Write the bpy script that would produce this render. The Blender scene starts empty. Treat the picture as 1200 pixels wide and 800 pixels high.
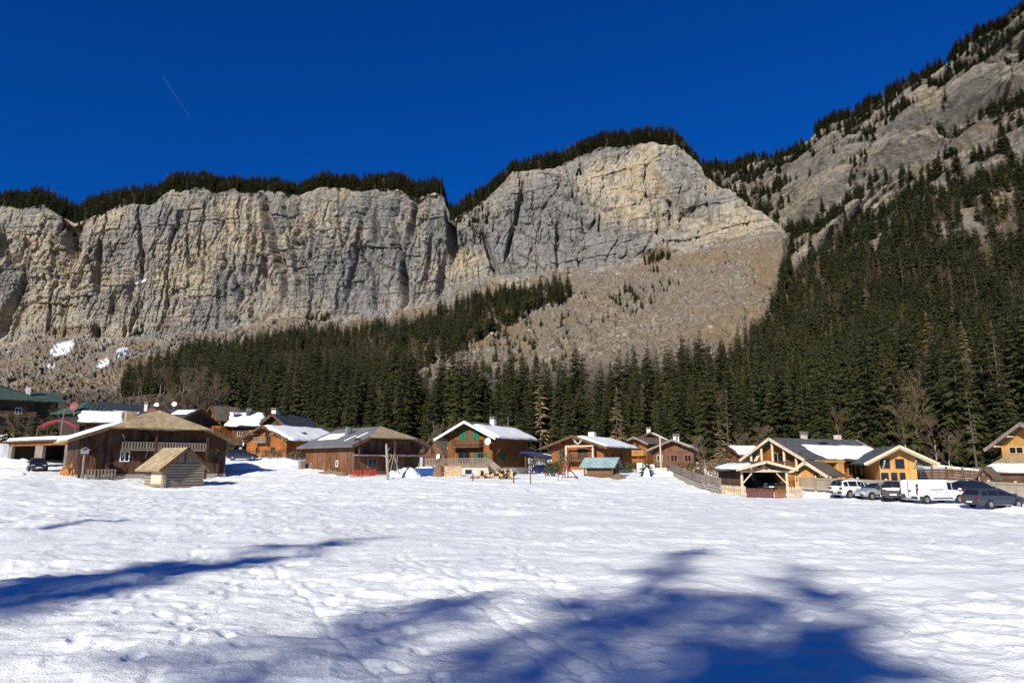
import bpy, bmesh, math, random
import numpy as np
from mathutils import Vector, Matrix

R = math.radians
scene = bpy.context.scene
col = scene.collection
rng = np.random.default_rng(7)
random.seed(7)

# ---------------------------------------------------------------- camera
FPX = 800.0                      # focal length in pixels of the 1200 px wide photograph (24 mm lens)
HORIZON = 545.0
PITCH = math.atan((HORIZON - 400.0) / FPX)
CP, SP = math.cos(PITCH), math.sin(PITCH)
EYE = 1.75
cam_d = bpy.data.cameras.new('camera')
cam_d.sensor_width = 36.0
cam_d.lens = 36.0 * FPX / 1200.0
cam_d.clip_start = 0.1
cam_d.clip_end = 60000.0
cam = bpy.data.objects.new('camera', cam_d)
col.objects.link(cam)
cam.location = (0, 0, EYE)
cam.rotation_euler = (R(90) + PITCH, 0, 0)
scene.camera = cam

# ---------------------------------------------------------------- sky, sun, exposure
SUN_AZ = R(25)                   # light travels towards +Y, this much to the right
SUN_EL = R(28)
world = bpy.data.worlds.new('World')
scene.world = world
world.use_nodes = True
wn, wl = world.node_tree.nodes, world.node_tree.links
wn.clear()
w_out = wn.new('ShaderNodeOutputWorld')
w_bg = wn.new('ShaderNodeBackground')
w_sky = wn.new('ShaderNodeTexSky')
w_sky.sky_type = 'NISHITA'
w_sky.sun_disc = False
w_sky.sun_elevation = SUN_EL
w_sky.sun_rotation = math.pi + SUN_AZ
w_sky.altitude = 600
w_sky.air_density = 1.15
w_sky.dust_density = 0.0
w_sky.ozone_density = 3.0
w_tint = wn.new('ShaderNodeMix')                 # deep polarised mountain blue over the whole sky
w_tint.data_type = 'RGBA'
w_tint.blend_type = 'MULTIPLY'
w_tint.inputs[0].default_value = 1.0
w_tint.inputs[7].default_value = (0.012, 0.335, 1.0, 1)
wl.new(w_sky.outputs[0], w_tint.inputs[6])
wl.new(w_tint.outputs[2], w_bg.inputs['Color'])
w_bg.inputs['Strength'].default_value = 0.060
wl.new(w_bg.outputs[0], w_out.inputs['Surface'])

sun_d = bpy.data.lights.new('sun', 'SUN')
sun_d.energy = 4.6
sun_d.angle = R(0.53)
sun_d.color = (1.0, 0.965, 0.875)
sun = bpy.data.objects.new('sun', sun_d)
col.objects.link(sun)
sun_dir = Vector((math.sin(SUN_AZ) * math.cos(SUN_EL), math.cos(SUN_AZ) * math.cos(SUN_EL), -math.sin(SUN_EL)))
sun.rotation_euler = sun_dir.to_track_quat('-Z', 'Y').to_euler()
sun.location = (-60, -100, 90)

scene.view_settings.view_transform = 'Standard'
scene.view_settings.look = 'None'
scene.view_settings.gamma = 1.0
scene.view_settings.use_curve_mapping = False
scene.view_settings.exposure = 0.57
scene.render.engine = 'CYCLES'
scene.cycles.max_bounces = 5
scene.cycles.diffuse_bounces = 3
scene.cycles.glossy_bounces = 2
scene.cycles.transparent_max_bounces = 6
scene.cycles.use_denoising = True
scene.cycles.use_adaptive_sampling = True

# ---------------------------------------------------------------- measuring helpers
def at(px, py, Y):
    """world point seen at photo pixel (px, py) at distance Y in front of the camera"""
    a = (np.asarray(px, float) - 600.0) / FPX
    b = (400.0 - np.asarray(py, float)) / FPX
    Y = np.asarray(Y, float)
    k = Y / (CP - b * SP)
    return np.stack(np.broadcast_arrays(a * k, Y, EYE + (SP + b * CP) * k), -1)

def proj(p):
    p = np.asarray(p, float)
    z = p[..., 2] - EYE
    d = p[..., 1] * CP + z * SP
    u = -p[..., 1] * SP + z * CP
    return 600 + FPX * p[..., 0] / d, 400 - FPX * u / d

def lut(xs, table):
    t = sorted(table)
    return np.interp(xs, [a for a, b in t], [b for a, b in t])

# ---------------------------------------------------------------- numpy noise
def _h(ix, iy, seed):
    n = (ix.astype(np.int64) * 374761393 + iy.astype(np.int64) * 668265263 + seed * 974634779) & 0xFFFFFFFF
    n = ((n ^ (n >> 13)) * 1274126177) & 0xFFFFFFFF
    n = ((n ^ (n >> 16)) * 2246822519) & 0xFFFFFFFF
    return ((n ^ (n >> 15)) & 0xFFFFFF) / float(0xFFFFFF)

def vn(x, y, seed=0):
    ix, iy = np.floor(x), np.floor(y)
    fx, fy = x - ix, y - iy
    ix, iy = ix.astype(np.int64), iy.astype(np.int64)
    u = fx * fx * fx * (fx * (fx * 6 - 15) + 10)
    v = fy * fy * fy * (fy * (fy * 6 - 15) + 10)
    a, b = _h(ix, iy, seed), _h(ix + 1, iy, seed)
    c, d = _h(ix, iy + 1, seed), _h(ix + 1, iy + 1, seed)
    return (a + (b - a) * u) * (1 - v) + (c + (d - c) * u) * v * 1.0 - 0.5

def fbm(x, y, seed=0, octv=4, gain=0.5):
    s, a = 0, 1.0
    for i in range(octv):
        s = s + a * vn(x, y, seed + i * 17)
        x, y, a = x * 2.03 + 11.3, y * 2.03 + 5.7, a * gain
    return s

def cell(x, y, seed=0):
    return _h(np.floor(x), np.floor(y), seed) - 0.5

def voro(x, y, seed=0):
    """distance to nearest and second nearest feature point, id of nearest"""
    ix, iy = np.floor(x), np.floor(y)
    d1 = np.full(x.shape, 9.0); d2 = np.full(x.shape, 9.0); idn = np.zeros(x.shape)
    for dx in (-1, 0, 1):
        for dy in (-1, 0, 1):
            cx, cy = ix + dx, iy + dy
            px = cx + _h(cx, cy, seed); py = cy + _h(cx, cy, seed + 5)
            d = np.hypot(px - x, py - y)
            near = d < d1
            d2 = np.where(near, d1, np.minimum(d2, d))
            idn = np.where(near, _h(cx, cy, seed + 9), idn)
            d1 = np.where(near, d, d1)
    return d1, d2, idn

def sstep(a, b, x):
    t = np.clip((x - a) / (b - a), 0, 1)
    return t * t * (3 - 2 * t)

# ---------------------------------------------------------------- object helpers
def tag(o, label=None, cat=None, group=None, kind=None):
    if label: o['label'] = label
    if cat: o['category'] = cat
    if group: o['group'] = group
    if kind: o['kind'] = kind
    return o

def link(o, parent=None):
    col.objects.link(o)
    if parent is not None:
        o.parent = parent
    return o

def empty(name, loc, rz=0.0, label=None, cat=None, group=None):
    o = bpy.data.objects.new(name, None)
    o.empty_display_size = 0.5
    o.location = loc
    o.rotation_euler = (0, 0, rz)
    link(o)
    return tag(o, label, cat, group)

def copy_tree(o, parent=None):
    c = o.copy()
    col.objects.link(c)
    c.parent = parent
    for ch in list(o.children):
        copy_tree(ch, c)
    return c

def np_mesh(name, co, quads, mat=None, smooth=True, attrs=None, tris=None):
    me = bpy.data.meshes.new(name)
    n = len(co)
    me.vertices.add(n)
    me.vertices.foreach_set('co', np.ascontiguousarray(co, dtype=np.float32).ravel())
    nq = 0 if quads is None else len(quads)
    nt = 0 if tris is None else len(tris)
    loops = []
    if nq: loops.append(np.asarray(quads, np.int32).ravel())
    if nt: loops.append(np.asarray(tris, np.int32).ravel())
    lv = np.concatenate(loops)
    me.loops.add(len(lv))
    me.loops.foreach_set('vertex_index', lv)
    me.polygons.add(nq + nt)
    st = np.concatenate([np.arange(nq) * 4, nq * 4 + np.arange(nt) * 3]).astype(np.int32)
    me.polygons.foreach_set('loop_start', st)
    me.polygons.foreach_set('use_smooth', np.full(nq + nt, smooth, bool))
    for k, v in (attrs or {}).items():
        a = me.attributes.new(k, 'FLOAT', 'POINT')
        a.data.foreach_set('value', np.ascontiguousarray(v, dtype=np.float32).ravel())
    me.update(calc_edges=True)
    me.validate()
    if mat is not None:
        me.materials.append(mat)
    return me

def grid_quads(nr, nc):
    i = np.arange(nr * nc).reshape(nr, nc)
    return np.stack([i[:-1, :-1], i[:-1, 1:], i[1:, 1:], i[1:, :-1]], -1).reshape(-1, 4)

class MB:
    """collects shapes in local coordinates and builds ONE mesh object out of them"""
    def __init__(s):
        s.v, s.f = [], []
    def add(s, vs, fs):
        b = len(s.v)
        s.v += [tuple(v) for v in vs]
        s.f += [tuple(b + i for i in f) for f in fs]
        return s
    def box(s, x0, x1, y0, y1, z0, z1):
        return s.add([(x0, y0, z0), (x1, y0, z0), (x1, y1, z0), (x0, y1, z0), (x0, y0, z1), (x1, y0, z1), (x1, y1, z1), (x0, y1, z1)],
                     [(3, 2, 1, 0), (4, 5, 6, 7), (0, 1, 5, 4), (1, 2, 6, 5), (2, 3, 7, 6), (3, 0, 4, 7)])
    def prism(s, poly, y0, y1):
        """polygon in (x, z), counter-clockwise seen from -y, extruded from y0 to y1"""
        n = len(poly)
        vs = [(x, y0, z) for x, z in poly] + [(x, y1, z) for x, z in poly]
        fs = [tuple(range(n)), tuple(range(2 * n - 1, n - 1, -1))]
        for i in range(n):
            j = (i + 1) % n
            fs.append((j, i, n + i, n + j))
        return s.add(vs, fs)
    def prism_x(s, poly, x0, x1):
        """polygon in (y, z) extruded along x"""
        n = len(poly)
        vs = [(x0, y, z) for y, z in poly] + [(x1, y, z) for y, z in poly]
        fs = [tuple(range(n)), tuple(range(2 * n - 1, n - 1, -1))]
        for i in range(n):
            j = (i + 1) % n
            fs.append((j, i, n + i, n + j))
        return s.add(vs, fs)
    def prism_z(s, poly, z0, z1):
        n = len(poly)
        vs = [(x, y, z0) for x, y in poly] + [(x, y, z1) for x, y in poly]
        fs = [tuple(range(n - 1, -1, -1)), tuple(range(n, 2 * n))]
        for i in range(n):
            j = (i + 1) % n
            fs.append((i, j, n + j, n + i))
        return s.add(vs, fs)
    def slab(s, quad, t):
        """polygon of 3D points thickened downwards along its normal"""
        q = [Vector(p) for p in quad]
        nrm = (q[1] - q[0]).cross(q[2] - q[0]).normalized()
        if nrm.z < 0:
            q.reverse(); nrm = -nrm
        n = len(q)
        vs = q + [p - nrm * t for p in q]
        fs = [tuple(range(n)), tuple(range(2 * n - 1, n - 1, -1))]
        for i in range(n):
            j = (i + 1) % n
            fs.append((j, i, n + i, n + j))
        return s.add(vs, fs)
    def bar(s, a, b, r, n=6, r2=None):
        a, b = Vector(a), Vector(b)
        d = (b - a).normalized()
        u = d.cross(Vector((0, 0, 1)) if abs(d.z) < 0.9 else Vector((1, 0, 0))).normalized()
        w = d.cross(u)
        r2 = r if r2 is None else r2
        vs = [a + (u * math.cos(2 * math.pi * k / n) + w * math.sin(2 * math.pi * k / n)) * r for k in range(n)]
        vs += [b + (u * math.cos(2 * math.pi * k / n) + w * math.sin(2 * math.pi * k / n)) * r2 for k in range(n)]
        fs = [(k, (k + 1) % n, n + (k + 1) % n, n + k) for k in range(n)]
        fs += [tuple(range(n - 1, -1, -1)), tuple(range(n, 2 * n))]
        return s.add(vs, fs)
    def disc(s, c, r, nrm, t=0.03, n=14):
        c, nrm = Vector(c), Vector(nrm).normalized()
        return s.bar(c - nrm * t / 2, c + nrm * t / 2, r, n)
    def mesh(s, name, mat, smooth=False, bevel=0.0):
        me = bpy.data.meshes.new(name)
        me.from_pydata(s.v, [], s.f)
        me.update()
        bm = bmesh.new(); bm.from_mesh(me)
        bmesh.ops.recalc_face_normals(bm, faces=bm.faces)
        if bevel:
            bmesh.ops.bevel(bm, geom=list(bm.edges), offset=bevel, segments=2, affect='EDGES', clamp_overlap=True)
        bm.to_mesh(me); bm.free()
        if smooth:
            me.polygons.foreach_set('use_smooth', [True] * len(me.polygons))
        if mat: me.materials.append(mat)
        return me
    def build(s, name, mat, parent=None, smooth=False, bevel=0.0, loc=None, rz=None):
        o = bpy.data.objects.new(name, s.mesh(name, mat, smooth, bevel))
        link(o, parent)
        if loc is not None: o.location = loc
        if rz is not None: o.rotation_euler = (0, 0, rz)
        return o

# ---------------------------------------------------------------- material helpers
class NT:
    def __init__(s, name):
        s.m = bpy.data.materials.new(name)
        s.m.use_nodes = True
        s.n, s.l = s.m.node_tree.nodes, s.m.node_tree.links
        s.n.clear()
        s.out = s.n.new('ShaderNodeOutputMaterial')
        s.b = s.n.new('ShaderNodeBsdfPrincipled')
        s.l.new(s.b.outputs[0], s.out.inputs[0])
        s.b.inputs['Roughness'].default_value = 0.85
        s.b.inputs['Specular IOR Level'].default_value = 0.2
    def put(s, sock, v):
        if hasattr(v, 'is_linked') or hasattr(v, 'links'):
            s.l.new(v, sock)
        else:
            sock.default_value = v
    def coord(s, which='Object', scale=(1, 1, 1), rot=(0, 0, 0)):
        if which == 'Position':
            g = s.n.new('ShaderNodeNewGeometry').outputs['Position']
        else:
            g = s.n.new('ShaderNodeTexCoord').outputs[which]
        mp = s.n.new('ShaderNodeMapping')
        mp.inputs['Scale'].default_value = scale
        mp.inputs['Rotation'].default_value = rot
        s.l.new(g, mp.inputs[0])
        return mp.outputs[0]
    def noise(s, vec, scale=1.0, detail=3.0, rough=0.55, dist=0.0, out='Fac'):
        t = s.n.new('ShaderNodeTexNoise')
        s.l.new(vec, t.inputs['Vector'])
        t.inputs['Scale'].default_value = scale
        t.inputs['Detail'].default_value = detail
        t.inputs['Roughness'].default_value = rough
        t.inputs['Distortion'].default_value = dist
        return t.outputs[out]
    def vor(s, vec, scale=1.0, feature='F1', out='Distance'):
        t = s.n.new('ShaderNodeTexVoronoi')
        t.feature = feature
        s.l.new(vec, t.inputs['Vector'])
        t.inputs['Scale'].default_value = scale
        return t.outputs[out]
    def ramp(s, fac, stops, interp='LINEAR'):
        r = s.n.new('ShaderNodeValToRGB')
        r.color_ramp.interpolation = interp
        e = r.color_ramp.elements
        while len(e) < len(stops): e.new(0.5)
        for el, (p, c) in zip(e, stops):
            el.position = p
            el.color = (c, c, c, 1) if isinstance(c, (int, float)) else (*c[:3], 1)
        s.l.new(fac, r.inputs[0])
        return r.outputs[0]
    def mix(s, fac, a, b, mode='MIX'):
        m = s.n.new('ShaderNodeMix')
        m.data_type = 'RGBA'; m.blend_type = mode
        s.put(m.inputs[0], fac)
        for k, v in ((6, a), (7, b)):
            if isinstance(v, (tuple, list)): v = (*v[:3], 1)
            s.put(m.inputs[k], v)
        return m.outputs[2]
    def math(s, op, a, b=0.0, clamp=False):
        m = s.n.new('ShaderNodeMath'); m.operation = op; m.use_clamp = clamp
        s.put(m.inputs[0], a); s.put(m.inputs[1], b)
        return m.outputs[0]
    def attr(s, name):
        a = s.n.new('ShaderNodeAttribute'); a.attribute_name = name
        return a.outputs['Fac']
    def obj_random(s):
        return s.n.new('ShaderNodeObjectInfo').outputs['Random']
    def bump(s, h, strength=0.5, dist=1.0, prev=None):
        b = s.n.new('ShaderNodeBump')
        b.inputs['Strength'].default_value = strength
        b.inputs['Distance'].default_value = dist
        s.l.new(h, b.inputs['Height'])
        if prev is not None: s.l.new(prev, b.inputs['Normal'])
        s.l.new(b.outputs[0], s.b.inputs['Normal'])
        return b.outputs[0]
    def color(s, c):
        if isinstance(c, (tuple, list)): c = (*c[:3], 1)
        s.put(s.b.inputs['Base Color'], c)
        return s
    def set(s, **kw):
        for k, v in kw.items():
            s.put(s.b.inputs[k.replace('_', ' ')], v)
        return s
# ================================================================ SNOW MATERIALS
def mat_snow(name, scale=1.0):
    t = NT(name)
    p = t.coord('Position')
    n1 = t.noise(p, 1.3 * scale, 4, 0.6)
    n2 = t.noise(p, 9.0 * scale, 3, 0.65)
    n3 = t.noise(p, 60.0 * scale, 2, 0.5)
    t.color(t.mix(n1, (0.72, 0.73, 0.715), (0.81, 0.815, 0.80)))
    h = t.math('ADD', t.math('MULTIPLY', n2, 0.03), t.math('MULTIPLY', n3, 0.008))
    t.bump(h, 0.8, 1.0)
    t.set(Roughness=0.55, Specular_IOR_Level=0.25)
    return t.m
SNOW = mat_snow('snow')

# ================================================================ SNOWY VALLEY FLOOR
# control points: photo pixel, pixel row and distance of spots where the ground can be seen
GP = [(200, 572, 67), (88, 557, 72), (262, 556, 83), (45, 551, 80), (330, 540, 96), (430, 557, 80), (365, 548, 88),
      (500, 557, 88), (560, 562, 78), (625, 556, 90), (550, 557, 104), (680, 556, 99), (785, 557, 104), (1190, 570, 77), (1100, 562, 84), (690, 560, 84), (735, 560, 84), (760, 554, 92), (795, 560, 88),
      (845, 577, 74), (937, 584, 66), (1000, 584, 64), (1050, 588, 60), (1100, 592, 57), (1170, 596, 54), (1200, 600, 52),
      (600, 800, 5.8), (0, 800, 5.8), (1200, 800, 5.8), (600, 690, 9.6), (100, 690, 9.6), (1100, 690, 9.6),
      (600, 620, 20), (150, 620, 20), (1050, 622, 20), (600, 590, 36), (200, 590, 36.5), (1000, 597, 36)]
cps = np.array([at(*g) for g in GP])
extra = np.array([(0, 0, 0), (-30, -40, 0.6), (30, -40, -0.4), (0, -120, 0.5), (-120, -60, 2), (120, -60, -2), (-110, 60, 2.5), (110, 60, -1.5),
                  (-95, 125, 7), (-60, 130, 5.0), (-20, 130, 1.3), (30, 130, 0.8), (75, 120, 1.0), (130, 110, 2.5), (0, 200, 4), (-150, 200, 12), (150, 200, 6),
                  (0, 400, 4), (-300, 300, 10), (300, 300, 6), (-300, -200, 4), (300, -200, -4)])
cps = np.concatenate([cps, extra])
def _tps(r): return r * r * np.log(r + 1e-6)
_A = _tps(np.hypot(cps[:, None, 0] - cps[None, :, 0], cps[:, None, 1] - cps[None, :, 1])) + np.eye(len(cps)) * 15.0
_P = np.c_[np.ones(len(cps)), cps[:, :2]]
_K = np.block([[_A, _P], [_P.T, np.zeros((3, 3))]])
_w = np.linalg.solve(_K, np.r_[cps[:, 2], 0, 0, 0])
def ground(x, y):
    x, y = np.asarray(x, float), np.asarray(y, float)
    r = np.hypot(x[..., None] - cps[:, 0], y[..., None] - cps[:, 1])
    return _tps(r) @ _w[:-3] + _w[-3] + _w[-2] * x + _w[-1] * y
def gp(px, Y, dz=0.0):
    """point on the valley floor seen in photo column px at distance Y"""
    z = 0.0
    for _ in range(4):
        x = (px - 600.0) / FPX * (Y * CP + (z - EYE) * SP)
        z = float(ground(x, Y))
    return Vector((x, Y, z + dz))

def snow_relief(x, y):
    r = np.hypot(x, y)
    near = 1 - sstep(14, 60, r)
    h = 0.10 * fbm(x / 9.0, y / 7.0, 3, 3) + 0.15 * fbm(x / 2.9, y / 1.6, 13, 3)
    # wind and melt scallops: shallow cups with sharp rims
    wx = x + 0.5 * fbm(x / 1.5, y / 1.5, 31, 2); wy = y + 0.5 * fbm(x / 1.5, y / 1.5, 37, 2)
    d1, d2, cid = voro(wx / 0.46, wy / 0.34, 41)
    m = sstep(-0.15, 0.25, fbm(x / 5.0, y / 5.0, 51, 2))
    h = h + (0.026 + 0.052 * m) * (np.minimum(d1 * d1, 0.5)) * 1.1 + 0.022 * m * (cid - 0.5)
    d1, d2, cid = voro(x / 1.6 + 7 + 0.3 * fbm(x, y, 61, 2), y / 1.1 + 3, 71)
    h = h - 0.045 * np.exp(-(d1 / 0.2) ** 2) * (cid > 0.55)
    tr = sstep(-0.1, 0.3, fbm(x / 7, y / 5, 85, 2))
    h = h + (0.024 + 0.055 * tr + 0.03 * sstep(18, 40, r)) * fbm(x / 0.6, y / 0.30, 81, 4, 0.6)
    h = h + 0.02 * np.abs(fbm(x / 0.9 + 0.4 * y, y / 0.3, 91, 2)) * near
    return h * (0.8 + 0.35 * sstep(8, 40, r))

# polar sheet: fine in front of the camera, coarse elsewhere, out to the mountain foot and beyond
_az = np.concatenate([np.linspace(-180, -47, 60, endpoint=False), np.linspace(-47, 47, 640, endpoint=False), np.linspace(47, 180, 61)])
_r = [0.25, 0.7, 1.3, 2.0, 2.7, 3.3, 3.8, 4.3]
while _r[-1] < 700:
    r = _r[-1]
    _r.append(r + (min(max(r * r / 1700, 0.02), 0.34) if r < 118 else r * 0.05))
_r = np.array(_r)
AZ, RR = np.meshgrid(np.radians(_az), _r)
GX, GY = RR * np.sin(AZ), RR * np.cos(AZ)
GZ = np.empty_like(GX)
for i0 in range(0, len(_r), 40):
    GZ[i0:i0 + 40] = ground(GX[i0:i0 + 40], GY[i0:i0 + 40])
GZ += snow_relief(GX, GY)
# footprint trails
def trail(p0, p1, wob, n):
    out = []
    for k in range(n):
        t = k / (n - 1)
        x = p0[0] + (p1[0] - p0[0]) * t + wob * math.sin(t * 5 + p0[0])
        y = p0[1] + (p1[1] - p0[1]) * t + wob * math.cos(t * 4 + p0[1])
        a = math.atan2(p1[1] - p0[1], p1[0] - p0[0]) + random.uniform(-0.2, 0.2)
        sd = 0.14 * (1 if k % 2 else -1)
        out.append((x - math.sin(a) * sd, y + math.cos(a) * sd, a, random.uniform(0.012, 0.04)))
    return out
FP = []
def gxy(px, py): 
    Y = EYE * FPX / (py - HORIZON) * 1.0
    return ((px - 600) / FPX * Y, Y)
FP += trail(gxy(60, 800), gxy(250, 640), 0.3, 22)
FP += trail(gxy(180, 800), gxy(420, 612), 0.5, 40)
FP += trail(gxy(330, 790), gxy(180, 690), 0.2, 14)
FP += trail(gxy(0, 720), gxy(330, 640), 0.4, 24)
FP += trail(gxy(520, 800), gxy(330, 660), 0.3, 18)
FP += trail(gxy(720, 800), gxy(610, 640), 0.3, 22)
FP += trail(gxy(0, 660), gxy(560, 600), 1.0, 50)
FP += trail(gxy(500, 680), gxy(800, 600), 1.0, 40)
FP += trail(gxy(900, 720), gxy(1150, 630), 0.6, 24)
for _ in range(260):
    a, b = random.uniform(-40, 40), random.uniform(5.5, 45)
    FP.append((math.tan(R(a)) * b, b, random.uniform(0, 6.3), random.uniform(0.01, 0.04)))
sel = np.where((RR.ravel() < 48) & (GY.ravel() > 3))[0]
fx, fy = GX.ravel()[sel], GY.ravel()[sel]
order = np.argsort(fy); fx, fy, sel = fx[order], fy[order], sel[order]
gz = GZ.ravel()
for (x, y, a, d) in FP:
    i0, i1 = np.searchsorted(fy, (y - 0.5, y + 0.5))
    dx, dy = fx[i0:i1] - x, fy[i0:i1] - y
    u = (dx * math.cos(a) + dy * math.sin(a)) / 0.125
    v = (-dx * math.sin(a) + dy * math.cos(a)) / 0.06
    q = u * u + v * v
    gz[sel[i0:i1]] += -d * np.exp(-q * q * 0.6) + 0.07 * d * np.exp(-(np.sqrt(q) - 1.7) ** 2 * 8)
# a ski / sledge track running in from the lower middle
for (pa, pb) in (((470, 650), (700, 800)), ((482, 648), (735, 800)), ((330, 660), (470, 800))):
    xa, ya = gxy(*pa); xb, yb = gxy(*pb)
    L = math.hypot(xb - xa, yb - ya); ux, uy = (xb - xa) / L, (yb - ya) / L
    dx, dy = fx - xa, fy - ya
    s = dx * ux + dy * uy; v = -dx * uy + dy * ux + 0.06 * np.sin(s * 1.3)
    gz[sel] += np.where((s > 0) & (s < L), -0.010 * np.exp(-(v / 0.03) ** 2) + 0.004 * np.exp(-((np.abs(v) - 0.12) / 0.05) ** 2), 0)
_q = grid_quads(*GX.shape)
o = bpy.data.objects.new('snow_field', np_mesh('snow_field', np.stack([GX, GY, GZ], -1).reshape(-1, 3), _q[:, ::-1], SNOW))
link(o); tag(o, 'wide trampled snow field in front of the village', kind='structure')

# ================================================================ MOUNTAINS
def loft(us, lines, counts):
    """lines: list of (len(us), 3) arrays of points; counts: rows per gap. Returns (rows, cols, 3) and row parameter"""
    P, T = [], []
    for k, n in enumerate(counts):
        a, b = lines[k], lines[k + 1]
        for j in range(n):
            t = j / n
            P.append(a * (1 - t) + b * t); T.append(k + t)
    P.append(lines[-1]); T.append(len(lines) - 1.0)
    return np.array(P), np.array(T)

def smooth_rows(P, T, upto, it):
    """relax the kinks between slope segments below parameter upto"""
    n = int(np.sum(T < upto))
    for _ in range(it):
        P[1:n - 1] = 0.5 * P[1:n - 1] + 0.25 * (P[:n - 2] + P[2:n])
    return P

def pt_lines(us, py, Y):
    return at(us, lut(us, py), lut(us, Y))

def z_line(us, Yt, zt):
    Y, z = lut(us, Yt), lut(us, zt)
    x = (us - 600) / FPX * (Y * CP + (z - EYE) * SP)
    return np.stack([x, Y, z], -1)

# ---- main massif: wooded foot, scree, limestone wall, wooded plateau
us = np.concatenate([np.linspace(-330, -10, 70, endpoint=False), np.arange(-10, 935, 0.95), np.linspace(935, 1010, 40)])
C_py = [(-330, 262), (-60, 247), (0, 245), (40, 242), (50, 241), (67, 251), (78, 257), (86, 262), (96, 259), (112, 251), (142, 243), (180, 239), (190, 231), (202, 223),
        (240, 219), (250, 224), (291, 226), (325, 226), (351, 232), (377, 221), (426, 224), (467, 222), (490, 232), (509, 226), (518, 229), (526, 262),
        (536, 256), (549, 246), (575, 227), (601, 204), (657, 194), (702, 176), (732, 170), (777, 167), (792, 172), (805, 184), (824, 202), (850, 221), (876, 242), (917, 263),
        (924, 285), (934, 330), (948, 385), (968, 440), (1010, 505)]
B_py = [(-330, 412), (0, 405), (37, 396), (86, 395), (124, 399), (169, 391), (225, 393), (250, 389), (295, 380), (336, 372), (400, 372), (437, 362), (475, 362),
        (512, 350), (556, 328), (612, 321), (669, 319), (710, 317), (762, 308), (800, 296), (861, 282), (887, 275), (917, 271), (924, 294), (934, 338), (948, 392), (968, 446), (1010, 508)]
B_Y = [(-330, 1040), (0, 1000), (300, 960), (520, 920), (650, 860), (800, 800), (917, 735), (960, 640), (1010, 600)]
F1 = z_line(us, [(-330, 112), (0, 120), (300, 145), (600, 160), (900, 150), (1010, 145)], [(-330, 0), (1010, -3)])
M1 = z_line(us, [(-330, 180), (0, 190), (300, 210), (600, 225), (900, 215), (1010, 205)], [(-330, 18), (0, 17), (150, 13), (600, 8), (1010, 4)])
T1 = pt_lines(us, [(-330, 470), (0, 460), (150, 455), (300, 450), (480, 440), (600, 425), (700, 415), (800, 405), (870, 400), (915, 405), (940, 450), (960, 480), (1010, 515)], [(-330, 580), (600, 560), (1010, 480)])
B1 = pt_lines(us, B_py, B_Y)
C1 = pt_lines(us, C_py, [(a, b + (50 if a < 810 else 25 if a < 930 else 8)) for a, b in B_Y])
P1 = C1 + np.stack([C1[:, 0] * 0.09, np.full(len(us), 90.0), 90 * (C1[:, 2] / C1[:, 1]) + 3 + (5 + 9 * (1 - sstep(180, 240, us))) * (1 - sstep(500, 560, us)) - 60 * sstep(790, 880, us)], -1)
Q1 = P1 + np.stack([C1[:, 0] * 0.3, np.full(len(us), 320.0), np.full(len(us), -60.0)], -1)
S1, T1p = loft(us, [F1, M1, T1, B1, C1, P1, Q1], [8, 34, 86, 225, 10, 4])
S1 = smooth_rows(S1, T1p, 2.85, 40)
Tm = np.broadcast_to(T1p[:, None], S1.shape[:2])
Um = np.broadcast_to(us[None, :], S1.shape[:2])
X, Y, Z = S1[..., 0], S1[..., 1], S1[..., 2]
wc = sstep(2.9, 3.05, Tm) * (1 - sstep(3.985, 4.02, Tm)) * (1 - sstep(905, 950, Um))       # on the wall
tc = np.clip(Tm - 3, 0, 1)
ws = (1 - wc) * (Tm < 3.1)                                                             # on the slope
wx = X + 5 * fbm(X / 30, Z / 30, 5, 4, .6)
wz = Z + 5 * fbm(X / 45, Z / 30, 6, 3)
dip = np.where(Um < 470, 0.02, 0.10)
lay = wz - dip * X
d = 26 * fbm(wx / 120, Z / 420, 101, 2)
rd = 1 - np.abs(fbm(wx / 46 + 0.15 * Z / 46, Z / 210, 111, 3)) * 2.6
d += -22 * np.clip(rd - 0.76, 0, 1) ** 1.1 * 2.6
rd = 1 - np.abs(fbm(wx / 19 - 0.1 * Z / 19, Z / 75, 121, 2)) * 2.8
d += -9.0 * np.clip(rd - 0.74, 0, 1) * 2.2
hor = sstep(-0.25, 0.2, fbm(X / 130, Z / 90, 131, 2)) * np.where(Um < 260, 1.0, 0.65)
d += hor * 3.6 * (cell(wx / 90, lay / 7.0, 141)) + hor * 2.2 * cell(wx / 34, lay / 3.1, 142)
d += 7.0 * cell(wx / 47 + 0.3 * cell(wx / 90, lay / 50, 17), lay / 64, 140) + 5.0 * cell(wx / 22 + 0.35 * cell(wx / 50, lay / 20, 7), lay / 27, 143) + 2.6 * cell(wx / 7 + lay / 60, lay / 15, 144)
vf = 1 - np.abs(fbm(wx / 8.5 + 0.2 * fbm(X / 30, Z / 30, 8, 2) * 8, Z / 55, 145, 2)) * 3.2
d += -4.0 * np.clip(vf - 0.7, 0, 1) * 2.4
vf = 1 - np.abs(fbm(wx / 4.0, Z / 22, 147, 2)) * 3.2
d += -1.8 * np.clip(vf - 0.66, 0, 1) * 2.4
d += 2.6 * fbm(X / 9, Z / 8, 151, 4) + 3.2 * np.abs(fbm(X / 24 + Z / 40, Z / 26, 161, 3))
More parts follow.
